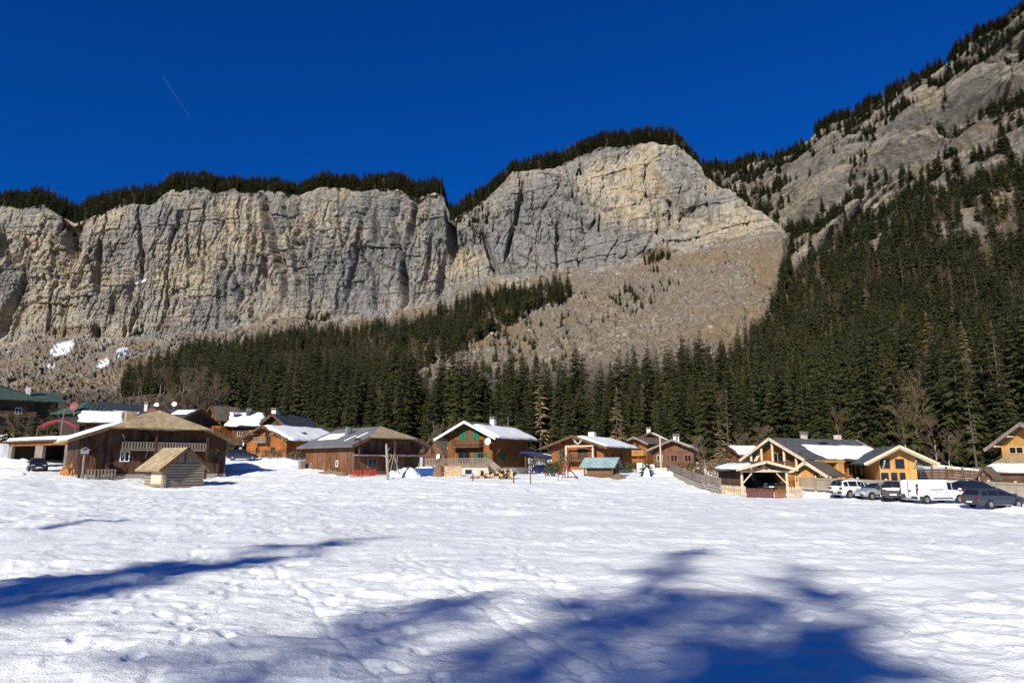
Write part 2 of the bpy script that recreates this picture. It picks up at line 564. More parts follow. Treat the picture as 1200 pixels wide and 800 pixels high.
# diagonal cracks and slabs on the middle wall
dg = np.abs(fbm((X * 0.8 + Z) / 34, (X - Z * 0.8) / 170, 171, 2))
d += np.where(Um > 440, -4.0, -1.5) * np.clip(0.12 - dg, 0, 1) / 0.12
px_, py_ = proj(S1)
def gash(cx, cy, w, h, dep, lean=0.0):
    global d
    w, dep = w * .8, dep * 1.7
    q = ((px_ - cx - lean * (py_ - cy)) / w) ** 2 + ((py_ - cy) / h) ** 2
    d = d - dep * np.exp(-q ** 1.5)
for g in [(86, 275, 14, 28, 26), (115, 315, 5, 26, 22), (18, 345, 8, 22, 14, -0.5), (5, 375, 8, 22, 18, -0.3), (2, 285, 5, 16, 16), (311, 250, 7, 22, 22, 0.25),
          (322, 290, 5, 24, 16, 0.25), (333, 330, 4, 30, 10), (311, 310, 3, 40, 8), (416, 310, 2.5, 50, 9, -0.25), (395, 360, 2.5, 20, 7, -0.2), (472, 330, 4.5, 24, 22, 0.1), (481, 255, 4, 24, 18, -0.1),
          (500, 300, 3, 40, 10, -0.1), (526, 265, 6, 34, 34), (514, 330, 5, 36, 14, -0.15), (574, 300, 3, 28, 12, 0.3), (607, 250, 4, 30, 11, -0.2), (596, 292, 3, 16, 14, -0.2),
          (655, 290, 6, 30, 9), (705, 262, 3, 12, 8), (770, 272, 2.5, 10, 10), (760, 300, 16, 6, 9), (290, 345, 14, 12, 10), (113, 393, 5, 12, 16), (156, 340, 8, 16, 10),
          (60, 300, 3, 30, 6), (240, 300, 3, 26, 5), (300, 280, 3, 30, 6), (368, 270, 3, 24, 7), (355, 300, 3, 40, 6), (442, 260, 3, 26, 7)]:
    gash(*g)
for g in [(800, 300, 60, 40, 0)]: pass
# the wall leans outwards/inwards as d says: move along the horizontal towards the valley
tilt = 0.06
S1[..., 1] -= wc * d * (0.35 + 0.65 * np.sin(np.pi * np.clip(tc * 0.94 + 0.06, 0, 1)) ** 0.45)
S1[..., 0] += wc * 0.25 * d * np.sin(X / 140)
S1[..., 2] += wc * 1.6 * fbm(X / 14, Z / 10, 181, 3)
# ragged rim
rim = sstep(3.9, 4.0, Tm) * (1 - sstep(4.3, 5, Tm)) * (us[None, :] < 900)
S1[..., 2] += rim * (7 * fbm(X / 26, Y / 60, 191, 4))
# scree runnels, boulders and ledges on the slope
sl = sstep(0.6, 1.6, Tm) * ws
rid = 1 - np.abs(fbm(X / 26 + 0.15 * Y / 26, Y / 260, 205, 3)) * 2.4
S1[..., 2] += sl * sstep(1.6, 2.1, Tm) * (-9.0 * np.clip(rid - .45, 0, 1) + 5 * np.clip(fbm(X / 30, Y / 14, 206, 3), 0.05, 1))
S1[..., 2] += sl * (5 * fbm(X / 42, Y / 80, 201, 4) + 2.2 * np.abs(fbm(X / 13, Y / 30, 211, 3)) + 2.6 * fbm(X / 5.0, Y / 6.5, 221, 4, .6))
vd1, vd2, vid = voro(X / 7.0, Y / 8.5, 231)
S1[..., 2] += sl * sstep(1.7, 2.2, Tm) * np.where(vid > 0.6, 3.4 * np.clip(0.42 - vd1, 0, 1) / 0.42, 0) * 1.5
left_ribs = sl * (Um < 230) * sstep(2.0, 2.5, Tm)
S1[..., 2] += left_ribs * 13 * np.clip(fbm(X / 60 + Y / 50, Y / 45 - X / 80, 241, 3), -0.1, 1)
px_, py_ = proj(S1)
snowp = np.zeros(px_.shape)
for cx, cy, w, h in [(73, 408, 13, 7), (121, 426, 7, 4), (143, 411, 6, 4), (160, 389, 6, 2), (164, 330, 7, 1.6), (60, 428, 5, 2)]:
    snowp = np.maximum(snowp, np.exp(-(((px_ - cx) / w) ** 2 + ((py_ - cy + 0.3 * (px_ - cx)) / h) ** 2)))
snowp = sstep(0.30, 0.36, snowp + 0.16 * fbm(X / 22, Y / 22, 251, 2))
# warm, freshly broken limestone shows in these places
warm = 0.5 + 0.9 * fbm(X / 70, Z / 55, 261, 4)
for cx, cy, w, h, s in [(755, 215, 22, 42, .9), (705, 215, 40, 18, .5), (715, 250, 22, 10, .5), (220, 330, 45, 60, .35), (60, 320, 70, 55, .25), (380, 260, 40, 30, .35),
                        (545, 300, 16, 28, .35), (560, 250, 25, 18, .3), (850, 262, 30, 14, .5), (795, 255, 20, 10, .6), (255, 240, 40, 22, .3), (490, 250, 20, 30, .3),
                        (640, 260, 60, 50, -.45), (320, 330, 50, 40, -.3), (440, 320, 50, 40, -.4), (700, 290, 50, 30, -.4), (240, 360, 30, 20, -.2), (850, 235, 30, 14, -.5), (740, 280, 30, 20, -.35)]:
    warm = warm + s * np.exp(-((px_ - cx) / w) ** 2 - ((py_ - cy) / h) ** 2)
rock = np.maximum(np.maximum(wc * sstep(2.95, 3.1, Tm + .25 * fbm(X / 30, Z / 20, 281, 3)), sstep(2.9, 3.02, Tm + 0.55 * fbm(X / 45, Z / 22, 282, 4)) * (Um < 905)), sstep(0.05, 0.25, left_ribs * 1.0 * fbm(X / 60 + Y / 50, Y / 45 - X / 80, 241, 3)) * 0.6)
grass = sstep(-0.05, 0.25, fbm(X / 60, Z / 40, 271, 3)) * 0.55
grass = np.maximum(grass, 0.9 * np.exp(-((px_ - 290) / 16) ** 2 - ((py_ - 350) / 12) ** 2))
grass = np.maximum(grass, 0.8 * np.exp(-((px_ - 895) / 18) ** 2 - ((py_ - 310) / 34) ** 2))
grass = np.maximum(grass, 0.7 * np.exp(-((px_ - 365) / 30) ** 2 - ((py_ - 374) / 7) ** 2))
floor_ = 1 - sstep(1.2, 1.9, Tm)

def mat_mountain(name, dip=0.02, dull=0.0):
    t = NT(name)
    p = t.coord('Position')
    strat = t.coord('Position', (0.02, 0.02, 0.30) if not dull else (0.07, 0.07, 0.26), (0, dip, 0))
    vert = t.coord('Position', (0.16, 0.16, 0.014))
    nA = t.noise(p, 0.045, 5, 0.6, 0.5)
    nB = t.noise(p, 0.22, 6, 0.74)
    nS = t.noise(strat, 1.0, 5, 0.65, 0.6)
    nV = t.noise(vert, 1.0, 4, 0.6, 0.3)
    wf = t.math('ADD', t.attr('warm'), t.math('MULTIPLY', t.math('SUBTRACT', nB, 0.5), 1.6))
    grey = t.mix(nB, (0.075, 0.072, 0.068), (0.34, 0.32, 0.29))
    cream = t.mix(nB, (0.19, 0.153, 0.105), (0.56, 0.485, 0.365))
    cream = t.mix(t.ramp(nA, [(0.48, 0), (0.68, 0.6)]), cream, (0.42, 0.29, 0.14))
    rockc = t.mix(t.ramp(wf, [(0.25, 0), (0.95, 1)]), grey, cream)
    rockc = t.mix(t.ramp(nS, [(0.34, 0.6), (0.48, 0)]), rockc, (0.105, 0.095, 0.085))
    rockc = t.mix(t.ramp(nV, [(0.53, 0), (0.66, 0.85)]), rockc, (0.115, 0.108, 0.10))
    crk = t.vor(t.coord('Position', (0.07, 0.07, 0.055), (0, dip, 0)), 1.0, 'DISTANCE_TO_EDGE')
    rockc = t.mix(t.ramp(crk, [(0.0, 0.45), (0.03, 0)]), rockc, (0.06, 0.053, 0.046))
    if dull:
        rockc = t.mix(dull, rockc, t.mix(nB, (0.07, 0.06, 0.048), (0.25, 0.215, 0.17)))
        scrub = t.noise(t.coord('Position', (0.05, 0.05, 0.09), (0, dip, 0)), 1.0, 5, 0.7)
        rockc = t.mix(t.ramp(scrub, [(0.54, 0), (0.63, 0.8)]), rockc, t.mix(nB, (0.035, 0.032, 0.018), (0.13, 0.095, 0.055)))
    # scree: stones between dry grass
    st = t.vor(p, 0.38, out='Color')
    stv = t.n.new('ShaderNodeSeparateColor'); t.l.new(st, stv.inputs[0])
    scree = t.mix(stv.outputs[0], (0.085, 0.070, 0.054), (0.31, 0.255, 0.195))
    scree = t.mix(t.ramp(nA, [(0.4, 0), (0.62, 0.7)]), scree, (0.17, 0.122, 0.075))
    nL = t.noise(p, 0.014, 3, 0.6)
    scree = t.mix(t.ramp(nL, [(0.42, 0), (0.58, 0.35)]), scree, t.mix(nB, (0.065, 0.056, 0.046), (0.27, 0.235, 0.195)))
    dry = t.mix(nB, (0.13, 0.088, 0.045), (0.23, 0.165, 0.095))
    scree = t.mix(t.attr('grass'), scree, dry)
    c = t.mix(t.attr('rock'), scree, rockc)
    gr2 = t.math('MULTIPLY', t.attr('grass'), t.ramp(nA, [(0.56, 0), (0.68, 0.75)]))
    c = t.mix(gr2, c, dry)
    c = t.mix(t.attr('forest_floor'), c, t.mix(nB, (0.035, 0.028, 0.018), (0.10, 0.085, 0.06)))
    c = t.mix(t.attr('snow'), c, (0.78, 0.79, 0.81))
    t.color(c)
    h = t.math('ADD', t.math('MULTIPLY', nB, 2.2), t.math('MULTIPLY', nS, 2.4))
    h = t.math('ADD', h, t.math('MULTIPLY', stv.outputs[1], 0.5))
    t.bump(h, 0.9, 1.0)
    t.set(Roughness=0.95, Specular_IOR_Level=0.1)
    return t.m
ROCK = mat_mountain('limestone')
ROCK2 = mat_mountain('tilted_limestone', -0.22, 0.32)
me = np_mesh('limestone_cliff', S1.reshape(-1, 3), grid_quads(*Tm.shape), ROCK, smooth=False,
             attrs=dict(warm=warm, rock=rock, grass=grass, forest_floor=floor_, snow=snowp))
o = bpy.data.objects.new('limestone_cliff', me)
link(o); tag(o, 'long pale limestone wall with scree below it', kind='structure')

# ---- right-hand mountain: steep wooded flank with tilted rock bands
u2 = np.concatenate([np.arange(775, 1240, 1.05), np.linspace(1240, 1480, 90)])
SK_py = [(775, 222), (800, 213), (830, 203), (870, 194), (905, 187), (930, 180), (945, 166), (960, 153), (985, 140), (1000, 136), (1040, 114), (1060, 104), (1100, 80), (1130, 58), (1165, 36), (1180, 27), (1200, 14), (1300, -45), (1480, -140)]
SK_Y = [(775, 1180), (850, 1140), (930, 1040), (1000, 950), (1100, 870), (1200, 800), (1480, 720)]
F2 = z_line(u2, [(775, 150), (900, 138), (1000, 120), (1100, 112), (1200, 104), (1480, 90)], [(775, -4), (1480, -4)])
M2 = z_line(u2, [(775, 205), (900, 190), (1000, 172), (1100, 160), (1200, 150), (1480, 130)], [(775, 3), (900, 5), (1000, 9), (1200, 12), (1480, 14)])
G2 = pt_lines(u2, [(775, 532), (860, 520), (915, 492), (960, 465), (1000, 448), (1100, 425), (1200, 400), (1480, 350)], [(775, 340), (1480, 300)])
H2 = pt_lines(u2, [(775, 505), (860, 485), (915, 440), (945, 395), (970, 365), (1000, 340), (1100, 305), (1200, 270), (1480, 180)], [(775, 520), (1480, 470)])
I2 = pt_lines(u2, [(775, 470), (860, 425), (915, 350), (940, 322), (960, 302), (985, 278), (1000, 264), (1050, 240), (1100, 212), (1200, 150), (1480, 20)], [(775, 690), (1480, 600)])
K2 = pt_lines(u2, SK_py, SK_Y)
L2 = K2 + np.stack([K2[:, 0] * 0.1, np.full(len(u2), 90.0), np.full(len(u2), 34.0)], -1)
N2 = L2 + np.stack([K2[:, 0] * 0.3, np.full(len(u2), 300.0), np.full(len(u2), -90.0)], -1)
S2, T2p = loft(u2, [F2, M2, G2, H2, I2, K2, L2, N2], [8, 26, 40, 84, 190, 6, 3])
S2 = smooth_rows(S2, T2p, 4.9, 30)
Tn = np.broadcast_to(T2p[:, None], S2.shape[:2]); Un = np.broadcast_to(u2[None, :], S2.shape[:2])
X, Y, Z = S2[..., 0].copy(), S2[..., 1].copy(), S2[..., 2].copy()
wr = sstep(3.3, 4.0, Tn) * (1 - sstep(4.97, 5.02, Tn))
lay = Z - 0.42 * X + 8 * fbm(X / 40, Z / 30, 301, 3)
al = X * 0.9 + Z * 0.4
band = fbm(al / 220, lay / 60, 311, 2)
lay = Z - 0.30 * X + 26 * fbm(X / 90, Z / 70, 301, 3)
def saw(v):
    f = v - np.floor(v)
    return np.where(f < .75, f / .75, (1 - f) / .25)
am = 0.35 + 1.3 * np.clip(0.5 + 1.2 * fbm(al / 110, lay / 50, 311, 2), 0, 1)
ledge = saw(lay / 46)
d = 75 * fbm(X / 130 + Z / 260, Z / 150, 321, 3) + 46 * np.abs(fbm(X / 62 - Z / 90, Z / 62, 326, 4, .55)) + 14 * np.abs(fbm(X / 19, Z / 17, 327, 3)) - am * 32 * ledge - 17 * am * saw(lay / 17 + 1.3 * vn(al / 60, lay / 60, 322)) - 5.0 * saw(lay / 6.1 + vn(al / 30, lay / 30, 323))
gl = 1 - np.abs(fbm(X / 60 + Z / 170, Z / 240, 324, 3)) * 2.2
d += -26 * np.clip(gl - .5, 0, 1) + 9 * cell(al / 24 + lay / 40, lay / 13, 341) + 5 * cell(al / 10, lay / 6, 351) + 8 * cell(X / 33, Z / 21, 352)
d += 4 * fbm(X / 12, Z / 10, 361, 4) - 16 * np.clip(0.14 - np.abs(fbm(al / 55, lay / 120, 371, 2)), 0, 1) / 0.14
S2[..., 1] -= wr * d * 0.8
S2[..., 2] += wr * d * 0.4
S2[..., 2] += (1 - wr) * sstep(0.8, 2, Tn) * (8 * fbm(X / 60, Y / 60, 381, 3) + 2 * fbm(X / 9, Y / 9, 391, 3)) * (Tn < 5.2)
S2[..., 2] += sstep(4.9, 5.0, Tn) * 9 * fbm(X / 30, Y / 60, 395, 4)
px2, py2 = proj(S2)
warm2 = 0.62 + 0.6 * fbm(al / 90, lay / 30, 401, 4)
rock2 = sstep(3.0, 3.6, Tn + 0.8 * fbm(X / 50, Z / 40, 411, 3))
grass2 = np.clip(sstep(0.0, 0.3, fbm(al / 120, lay / 18, 421, 3)) * 0.6 + 0.5 * (ledge < .35), 0, 1)
floor2 = 1 - sstep(2.6, 3.4, Tn)
me = np_mesh('rocky_mountainside', S2.reshape(-1, 3), grid_quads(*Tn.shape), ROCK2, smooth=False,
             attrs=dict(warm=warm2, rock=rock2, grass=grass2, forest_floor=floor2, snow=np.zeros(Tn.shape)))
o = bpy.data.objects.new('rocky_mountainside', me)
link(o); tag(o, 'steep wooded mountainside with tilted grey rock bands', kind='structure')
# ================================================================ TREES
def mat_foliage(name, a, b, c):
    t = NT(name)
    p = t.coord('Object')
    n = t.noise(p, 0.8, 3, 0.6)
    rnd = t.obj_random()
    base = t.mix(rnd, a, b)
    base = t.mix(t.ramp(n, [(0.4, 0), (0.7, 0.8)]), base, c)
    t.color(base)
    t.set(Roughness=0.75, Specular_IOR_Level=0.15)
    return t.m
NEEDLE = mat_foliage('spruce_needles', (0.012, 0.020, 0.007), (0.038, 0.039, 0.012), (0.064, 0.057, 0.017))
TWIG = mat_foliage('bare_twigs', (0.085, 0.06, 0.035), (0.13, 0.09, 0.055), (0.15, 0.115, 0.075))
LARCH = mat_foliage('winter_larch_twigs', (0.20, 0.135, 0.06), (0.25, 0.17, 0.085), (0.17, 0.12, 0.06))
def mat_bark(name, a, b):
    t = NT(name)
    p = t.coord('Object', (3, 3, 0.7))
    n = t.noise(p, 2.0, 4, 0.65)
    t.color(t.mix(n, a, b)); t.bump(n, 0.6, 0.05)
    return t.m
BARK = mat_bark('spruce_bark', (0.04, 0.03, 0.022), (0.11, 0.09, 0.07))
PALEBARK = mat_bark('pale_bark', (0.16, 0.13, 0.10), (0.36, 0.31, 0.26))

def cyl(path, radii, n=6):
    """tapered tube along a list of points -> verts, quads"""
    V, F = [], []
    for k, (p, r) in enumerate(zip(path, radii)):
        for j in range(n):
            a = 2 * math.pi * j / n
            V.append((p[0] + r * math.cos(a), p[1] + r * math.sin(a), p[2]))
    for k in range(len(path) - 1):
        for j in range(n):
            F.append((k * n + j, k * n + (j + 1) % n, (k + 1) * n + (j + 1) % n, (k + 1) * n + j))
    return V, F

def spruce(seed, H, Rb, whorls, per, twigs, bare=0.06, dens=1.0, kind='spruce', wide=0.2):
    """crown and trunk meshes of one spruce: drooping sprays in whorls round the stem"""
    rg = random.Random(seed)
    V, Fq, Ft = [], [], []
    lean = (rg.uniform(-0.02, 0.02), rg.uniform(-0.02, 0.02))
    for w in range(whorls):
        t = bare + (1 - bare) * ((w + rg.uniform(-0.3, 0.3)) / whorls)
        t = min(max(t, bare), 0.985)
        z0 = t * H
        prof = (1 - t) ** 0.72 * (0.6 + 0.45 * min(1, (t - bare) / 0.18 + 0.25))
        Lr = Rb * prof * rg.uniform(0.78, 1.15) + 0.25
        nb = max(4, int(per * (0.6 + 0.4 * (1 - t))))
        a0 = rg.uniform(0, 6.28)
        for b in range(nb):
            if rg.random() > dens: continue
            a = a0 + 2 * math.pi * b / nb + rg.uniform(-0.3, 0.3)
            L = Lr * rg.uniform(0.6, 1.18)
            ca, sa = math.cos(a), math.sin(a)
            zz = z0 + rg.uniform(-0.5, 0.5) * H / whorls
            droop = rg.uniform(0.18, 0.5) * L * (1.1 - 0.9 * t)
            wd = max(wide * L, 0.15) * rg.uniform(0.8, 1.3)
            cx, cy = lean[0] * zz, lean[1] * zz
            def P(s, side, dz=0.0):
                rr = L * s
                dzz = -droop * s * s * (1.35 - 0.35 * s) + 0.08 * L * s
                return (cx + ca * rr - sa * side, cy + sa * rr + ca * side, zz + dzz + dz)
            i = len(V)
            V += [P(0.02, 0.0), P(0.5, -wd * 0.75, -wd * .5), P(0.5, 0, .05 * L), P(0.5, wd * 0.75, -wd * .5), P(1.0, 0, -0.1 * wd)]
            Ft += [(i, i + 1, i + 2), (i, i + 2, i + 3), (i + 1, i + 4, i + 2), (i + 2, i + 4, i + 3)]
            for k in range(twigs):
                s = 0.28 + 0.68 * (k + rg.random()) / twigs
                sd = 1 if k % 2 else -1
                ln = wd * rg.uniform(1.1, 2.1) * (1.15 - 0.6 * s)
                i = len(V)
                hang = rg.uniform(0.25, 0.85) * ln
                V += [P(s - 0.07, 0), P(s + 0.10, 0), P(s + 0.13, sd * ln, -hang)]
                Ft.append((i, i + 1, i + 2))
    # leader
    i = len(V)
    x, y = lean[0] * H, lean[1] * H
    V += [(x - 0.12, y, 0.955 * H), (x + 0.12, y, 0.955 * H), (x, y + .05, H), (x, y - 0.12, 0.955 * H), (x, y + 0.12, 0.955 * H), (x, y, 1.01 * H)]
    Ft += [(i, i + 1, i + 2), (i + 3, i + 4, i + 5)]
    mat = NEEDLE if kind == 'spruce' else LARCH if kind == 'larch' else TWIG
    crown = np_mesh('crown', np.array(V), None, mat, smooth=False, tris=np.array(Ft))
    tv, tf = cyl([(0, 0, -1.2), (0, 0, 0.6), (lean[0] * H * .5, lean[1] * H * .5, H * .5), (lean[0] * H * .97, lean[1] * H * .97, H * .97)],
                 [0.018 * H, 0.0135 * H, 0.008 * H, 0.001 * H], 6)
    trunk = np_mesh('trunk', np.array(tv), np.array(tf), BARK, smooth=True)
    return crown, trunk

def bare_tree(seed, H, levels=5, spread=0.55, stems=1, mat=None, twigw=0.022, upward=0.25):
    """leafless broadleaf: crown = all limbs and twigs, trunk = the stem"""
    rg = random.Random(seed)
    V, F = [], []
    TV, TF = [], []
    def tube(a, b, r0, r1, VV, FF, n=3):
        d = (b - a)
        if d.length < 1e-4: return
        d.normalize()
        u = d.cross(Vector((0.3, 0.2, 1))).normalized(); w = d.cross(u)
        i = len(VV)
        for p, r in ((a, r0), (b, r1)):
            for k in range(n):
                an = 2 * math.pi * k / n
                VV.append(tuple(p + (u * math.cos(an) + w * math.sin(an)) * r))
        for k in range(n):
            FF.append((i + k, i + (k + 1) % n, i + n + (k + 1) % n, i + n + k))
    def grow(p, d, L, r, lev):
        segs = 2
        for s in range(segs):
            d = (d + Vector((rg.uniform(-1, 1), rg.uniform(-1, 1), rg.uniform(-0.4, 1) * upward)) * 0.22).normalized()
            q = p + d * (L / segs)
            tube(p, q, r, r * 0.8, V, F)
            p, r = q, r * 0.8
            if lev > 0:
                for _ in range(2 if lev > 1 else 3):
                    dd = (d + Vector((rg.uniform(-1, 1), rg.uniform(-1, 1), rg.uniform(-0.35, 0.9))) * spread * 1.6).normalized()
                    grow(p, dd, L * rg.uniform(0.5, 0.75), max(r * 0.55, twigw), lev - 1)
    for st in range(stems):
        off = Vector((rg.uniform(-1, 1), rg.uniform(-1, 1), 0)) * (0.10 * H if stems > 1 else 0)
        d = Vector((off.x * 0.12, off.y * 0.12, 1)).normalized()
        top = off + d * H * 0.32
        tube(off - Vector((0, 0, 0.8)), top, 0.016 * H, 0.011 * H, TV, TF, 6)
        grow(top, d, H * 0.30, 0.010 * H, levels - 1)
        for _ in range(2):
            s = rg.uniform(0.5, 0.95)
            dd = Vector((rg.uniform(-1, 1), rg.uniform(-1, 1), 0.8)).normalized()
            grow(off + d * H * 0.32 * s, dd, H * 0.18, 0.006 * H, levels - 2)
    crown = np_mesh('crown', np.array(V), np.array(F), mat or TWIG, smooth=False)
    trunk = np_mesh('trunk', np.array(TV), np.array(TF), PALEBARK, smooth=True)
    return crown, trunk

def make_tree(name, meshes, loc, scale, rz, label, cat, group=None, zs=1.0):
    e = empty(name, loc, rz, label, cat, group)
    e.scale = (scale, scale, scale * zs)
    for me in meshes:
        link(bpy.data.objects.new(me.name.split('.')[0], me), e)
    return e

NEAR = [spruce(100 + i, 24.0, (3.0, 4.4, 3.6, 2.6, 4.0, 3.3, 4.8)[i], (44, 40, 48, 42, 36, 50, 40)[i], 11, 10, bare=0.05 + 0.03 * (i % 2)) for i in range(7)]
MID = [spruce(200 + i, 22.0, (2.6, 3.3, 4.2, 3.0, 3.7, 4.6)[i], (28, 24, 30, 26, 22, 28)[i], 10, 5, bare=0.03, wide=0.26) for i in range(6)]
FAR = [spruce(300 + i, 20.0, 3.3 + 0.4 * (i % 3), 20, 9, 2, bare=0.02, wide=0.36) for i in range(5)]
BARE = [bare_tree(400 + i, 15.0, 5, 0.5) for i in range(4)]
LARCHES = [spruce(450 + i, 18.0, 2.2, 30, 7, 6, bare=0.12, dens=0.65, kind='larch') for i in range(2)]
SNAG = [spruce(460 + i, 20.0, 1.7, 24, 6, 2, bare=0.25, dens=0.5, kind='snag') for i in range(2)]

# source objects for the far-off wood (not linked to the scene, only instanced by it)
def source_collection(name, meshes):
    c = bpy.data.collections.new(name)
    for k, (crown, trunk) in enumerate(meshes):
        bmx = bmesh.new(); bmx.from_mesh(crown)
        n0 = len(bmx.faces)
        bmx.from_mesh(trunk)
        bmx.faces.ensure_lookup_table()
        for f in bmx.faces[n0:]: f.material_index = 1
        me = bpy.data.meshes.new('%s_%02d' % (name, k))
        bmx.to_mesh(me); bmx.free()
        me.materials.append(crown.materials[0]); me.materials.append(trunk.materials[0])
        c.objects.link(bpy.data.objects.new('%s_%02d' % (name, k), me))
    return c
SRC = source_collection('wood_source', MID + FAR + BARE + SNAG + LARCHES)   # 0-5 mid, 6-10 far, 11-14 bare, 15-16 snag, 17-18 larch

def wood(name, pts, scl, var, label, SRC=SRC, cat='forest'):
    me = bpy.data.meshes.new(name)
    me.vertices.add(len(pts))
    me.vertices.foreach_set('co', np.asarray(pts, np.float32).ravel())
    a = me.attributes.new('size', 'FLOAT', 'POINT'); a.data.foreach_set('value', np.asarray(scl, np.float32))
    a = me.attributes.new('variant', 'INT', 'POINT'); a.data.foreach_set('value', np.asarray(var, np.int32))
    a = me.attributes.new('turn', 'FLOAT', 'POINT'); a.data.foreach_set('value', rng.uniform(0, 6.28, len(pts)).astype(np.float32))
    o = bpy.data.objects.new(name, me); link(o); tag(o, label, cat, kind='stuff')
    ng = bpy.data.node_groups.new(name + '_nodes', 'GeometryNodeTree')
    ng.interface.new_socket('Geometry', in_out='INPUT', socket_type='NodeSocketGeometry')
    ng.interface.new_socket('Geometry', in_out='OUTPUT', socket_type='NodeSocketGeometry')
    N, L = ng.nodes, ng.links
    gi, go = N.new('NodeGroupInput'), N.new('NodeGroupOutput')
    m2p = N.new('GeometryNodeMeshToPoints')
    iop = N.new('GeometryNodeInstanceOnPoints')
    ci = N.new('GeometryNodeCollectionInfo')
    ci.inputs['Collection'].default_value = SRC
    ci.inputs['Separate Children'].default_value = True
    ci.inputs['Reset Children'].default_value = True
    def named(nm, typ):
        a = N.new('GeometryNodeInputNamedAttribute'); a.data_type = typ
        a.inputs['Name'].default_value = nm
        return a.outputs['Attribute']
    cmb = N.new('ShaderNodeCombineXYZ')
    L.new(named('turn', 'FLOAT'), cmb.inputs[2])
    iop.inputs['Pick Instance'].default_value = True
    L.new(gi.outputs[0], m2p.inputs[0]); L.new(m2p.outputs[0], iop.inputs['Points'])
    L.new(ci.outputs[0], iop.inputs['Instance'])
    L.new(named('variant', 'INT'), iop.inputs['Instance Index'])
    L.new(cmb.outputs[0], iop.inputs['Rotation'])
    L.new(named('size', 'FLOAT'), iop.inputs['Scale'])
    L.new(iop.outputs[0], go.inputs[0])
    md = o.modifiers.new('trees', 'NODES'); md.node_group = ng
    return o

def in_poly(x, y, poly):
    inside = np.zeros(x.shape, bool)
    n = len(poly)
    for i in range(n):
        (x0, y0), (x1, y1) = poly[i], poly[(i + 1) % n]
        c = ((y0 > y) != (y1 > y)) & (x < (x1 - x0) * (y - y0) / (y1 - y0 + 1e-9) + x0)
        inside ^= c
    return inside

def sample(S, n, keep):
    """n random points on a grid surface, uniform in plan area, filtered"""
    a = S[:-1, 1:, :2] - S[:-1, :-1, :2]; b = S[1:, :-1, :2] - S[:-1, :-1, :2]
    area = np.abs(a[..., 0] * b[..., 1] - a[..., 1] * b[..., 0])
    area = area * keep[:-1, :-1]
    cum = np.cumsum(area.ravel()); tot = cum[-1]
    k = np.searchsorted(cum, rng.uniform(0, tot, n))
    k = np.minimum(k, area.size - 1)
    r, c = np.unravel_index(k, area.shape)
    f, g = rng.random(n)[:, None], rng.random(n)[:, None]
    p = (S[r, c] * (1 - f) + S[r + 1, c] * f) * (1 - g) + (S[r, c + 1] * (1 - f) + S[r + 1, c + 1] * f) * g
    return p, r, c, tot

def thin(p, dmin):
    """reject points nearer than dmin to an accepted one"""
    grid, ok = {}, []
    for i in range(len(p)):
        x, y = p[i, 0], p[i, 1]
        dm = dmin[i]
        cx, cy = int(x // 8), int(y // 8)
        good = True
        for dx in (-1, 0, 1):
            for dy in (-1, 0, 1):
                for (qx, qy) in grid.get((cx + dx, cy + dy), ()):
                    if (qx - x) ** 2 + (qy - y) ** 2 < dm * dm:
                        good = False; break
                if not good: break
            if not good: break
        if good:
            grid.setdefault((cx, cy), []).append((x, y)); ok.append(i)
    return np.array(ok)

POLY1 = [(60, 560), (92, 520), (120, 490), (150, 452), (185, 428), (220, 416), (250, 412), (300, 402), (345, 396), (385, 396), (440, 390), (480, 388), (520, 370), (560, 354),
         (600, 346), (640, 339), (668, 338), (668, 352), (640, 362), (615, 374), (590, 386), (560, 400), (530, 416), (500, 432), (482, 448), (474, 470), (500, 492), (560, 496), (620, 488),
         (680, 482), (720, 478), (760, 470), (800, 458), (840, 446), (870, 430), (893, 405), (905, 370), (916, 330), (922, 300), (1020, 300), (1020, 560)]
SPARSE1 = [(470, 445), (530, 398), (600, 365), (668, 335), (760, 312), (800, 330), (720, 400), (650, 440), (560, 465)]
POLY2 = [(770, 560), (770, 520), (850, 470), (900, 430), (925, 300), (924, 272), (945, 266), (962, 290), (985, 262), (1000, 242), (1012, 262), (1028, 286), (1050, 276), (1075, 262), (1090, 234),
         (1120, 216), (1150, 192), (1180, 174), (1210, 160), (1480, 60), (1480, 570)]
PX1, PY1 = proj(S1); PX2, PY2 = proj(S2)
tree_p, tree_h, tree_k = [], [], []
def kinds(p, px, py, base_h, hvar, barefrac, zone):
    n = len(p)
    h = base_h * rng.uniform(1 - hvar, 1 + hvar, n)
    u = rng.random(n)
    patch = 0.5 + fbm(p[:, 0] / 45, p[:, 1] / 60, 501, 2)
    k = np.where(u < barefrac * (0.2 + 1.9 * np.clip(patch, 0, 1)), 1, 0)
    k = np.where((k == 0) & (rng.random(n) < 0.045), 2, k)
    k = np.where((k == 0) & (rng.random(n) < 0.025), 3, k)
    tree_p.append(p); tree_h.append(h); tree_k.append(k)

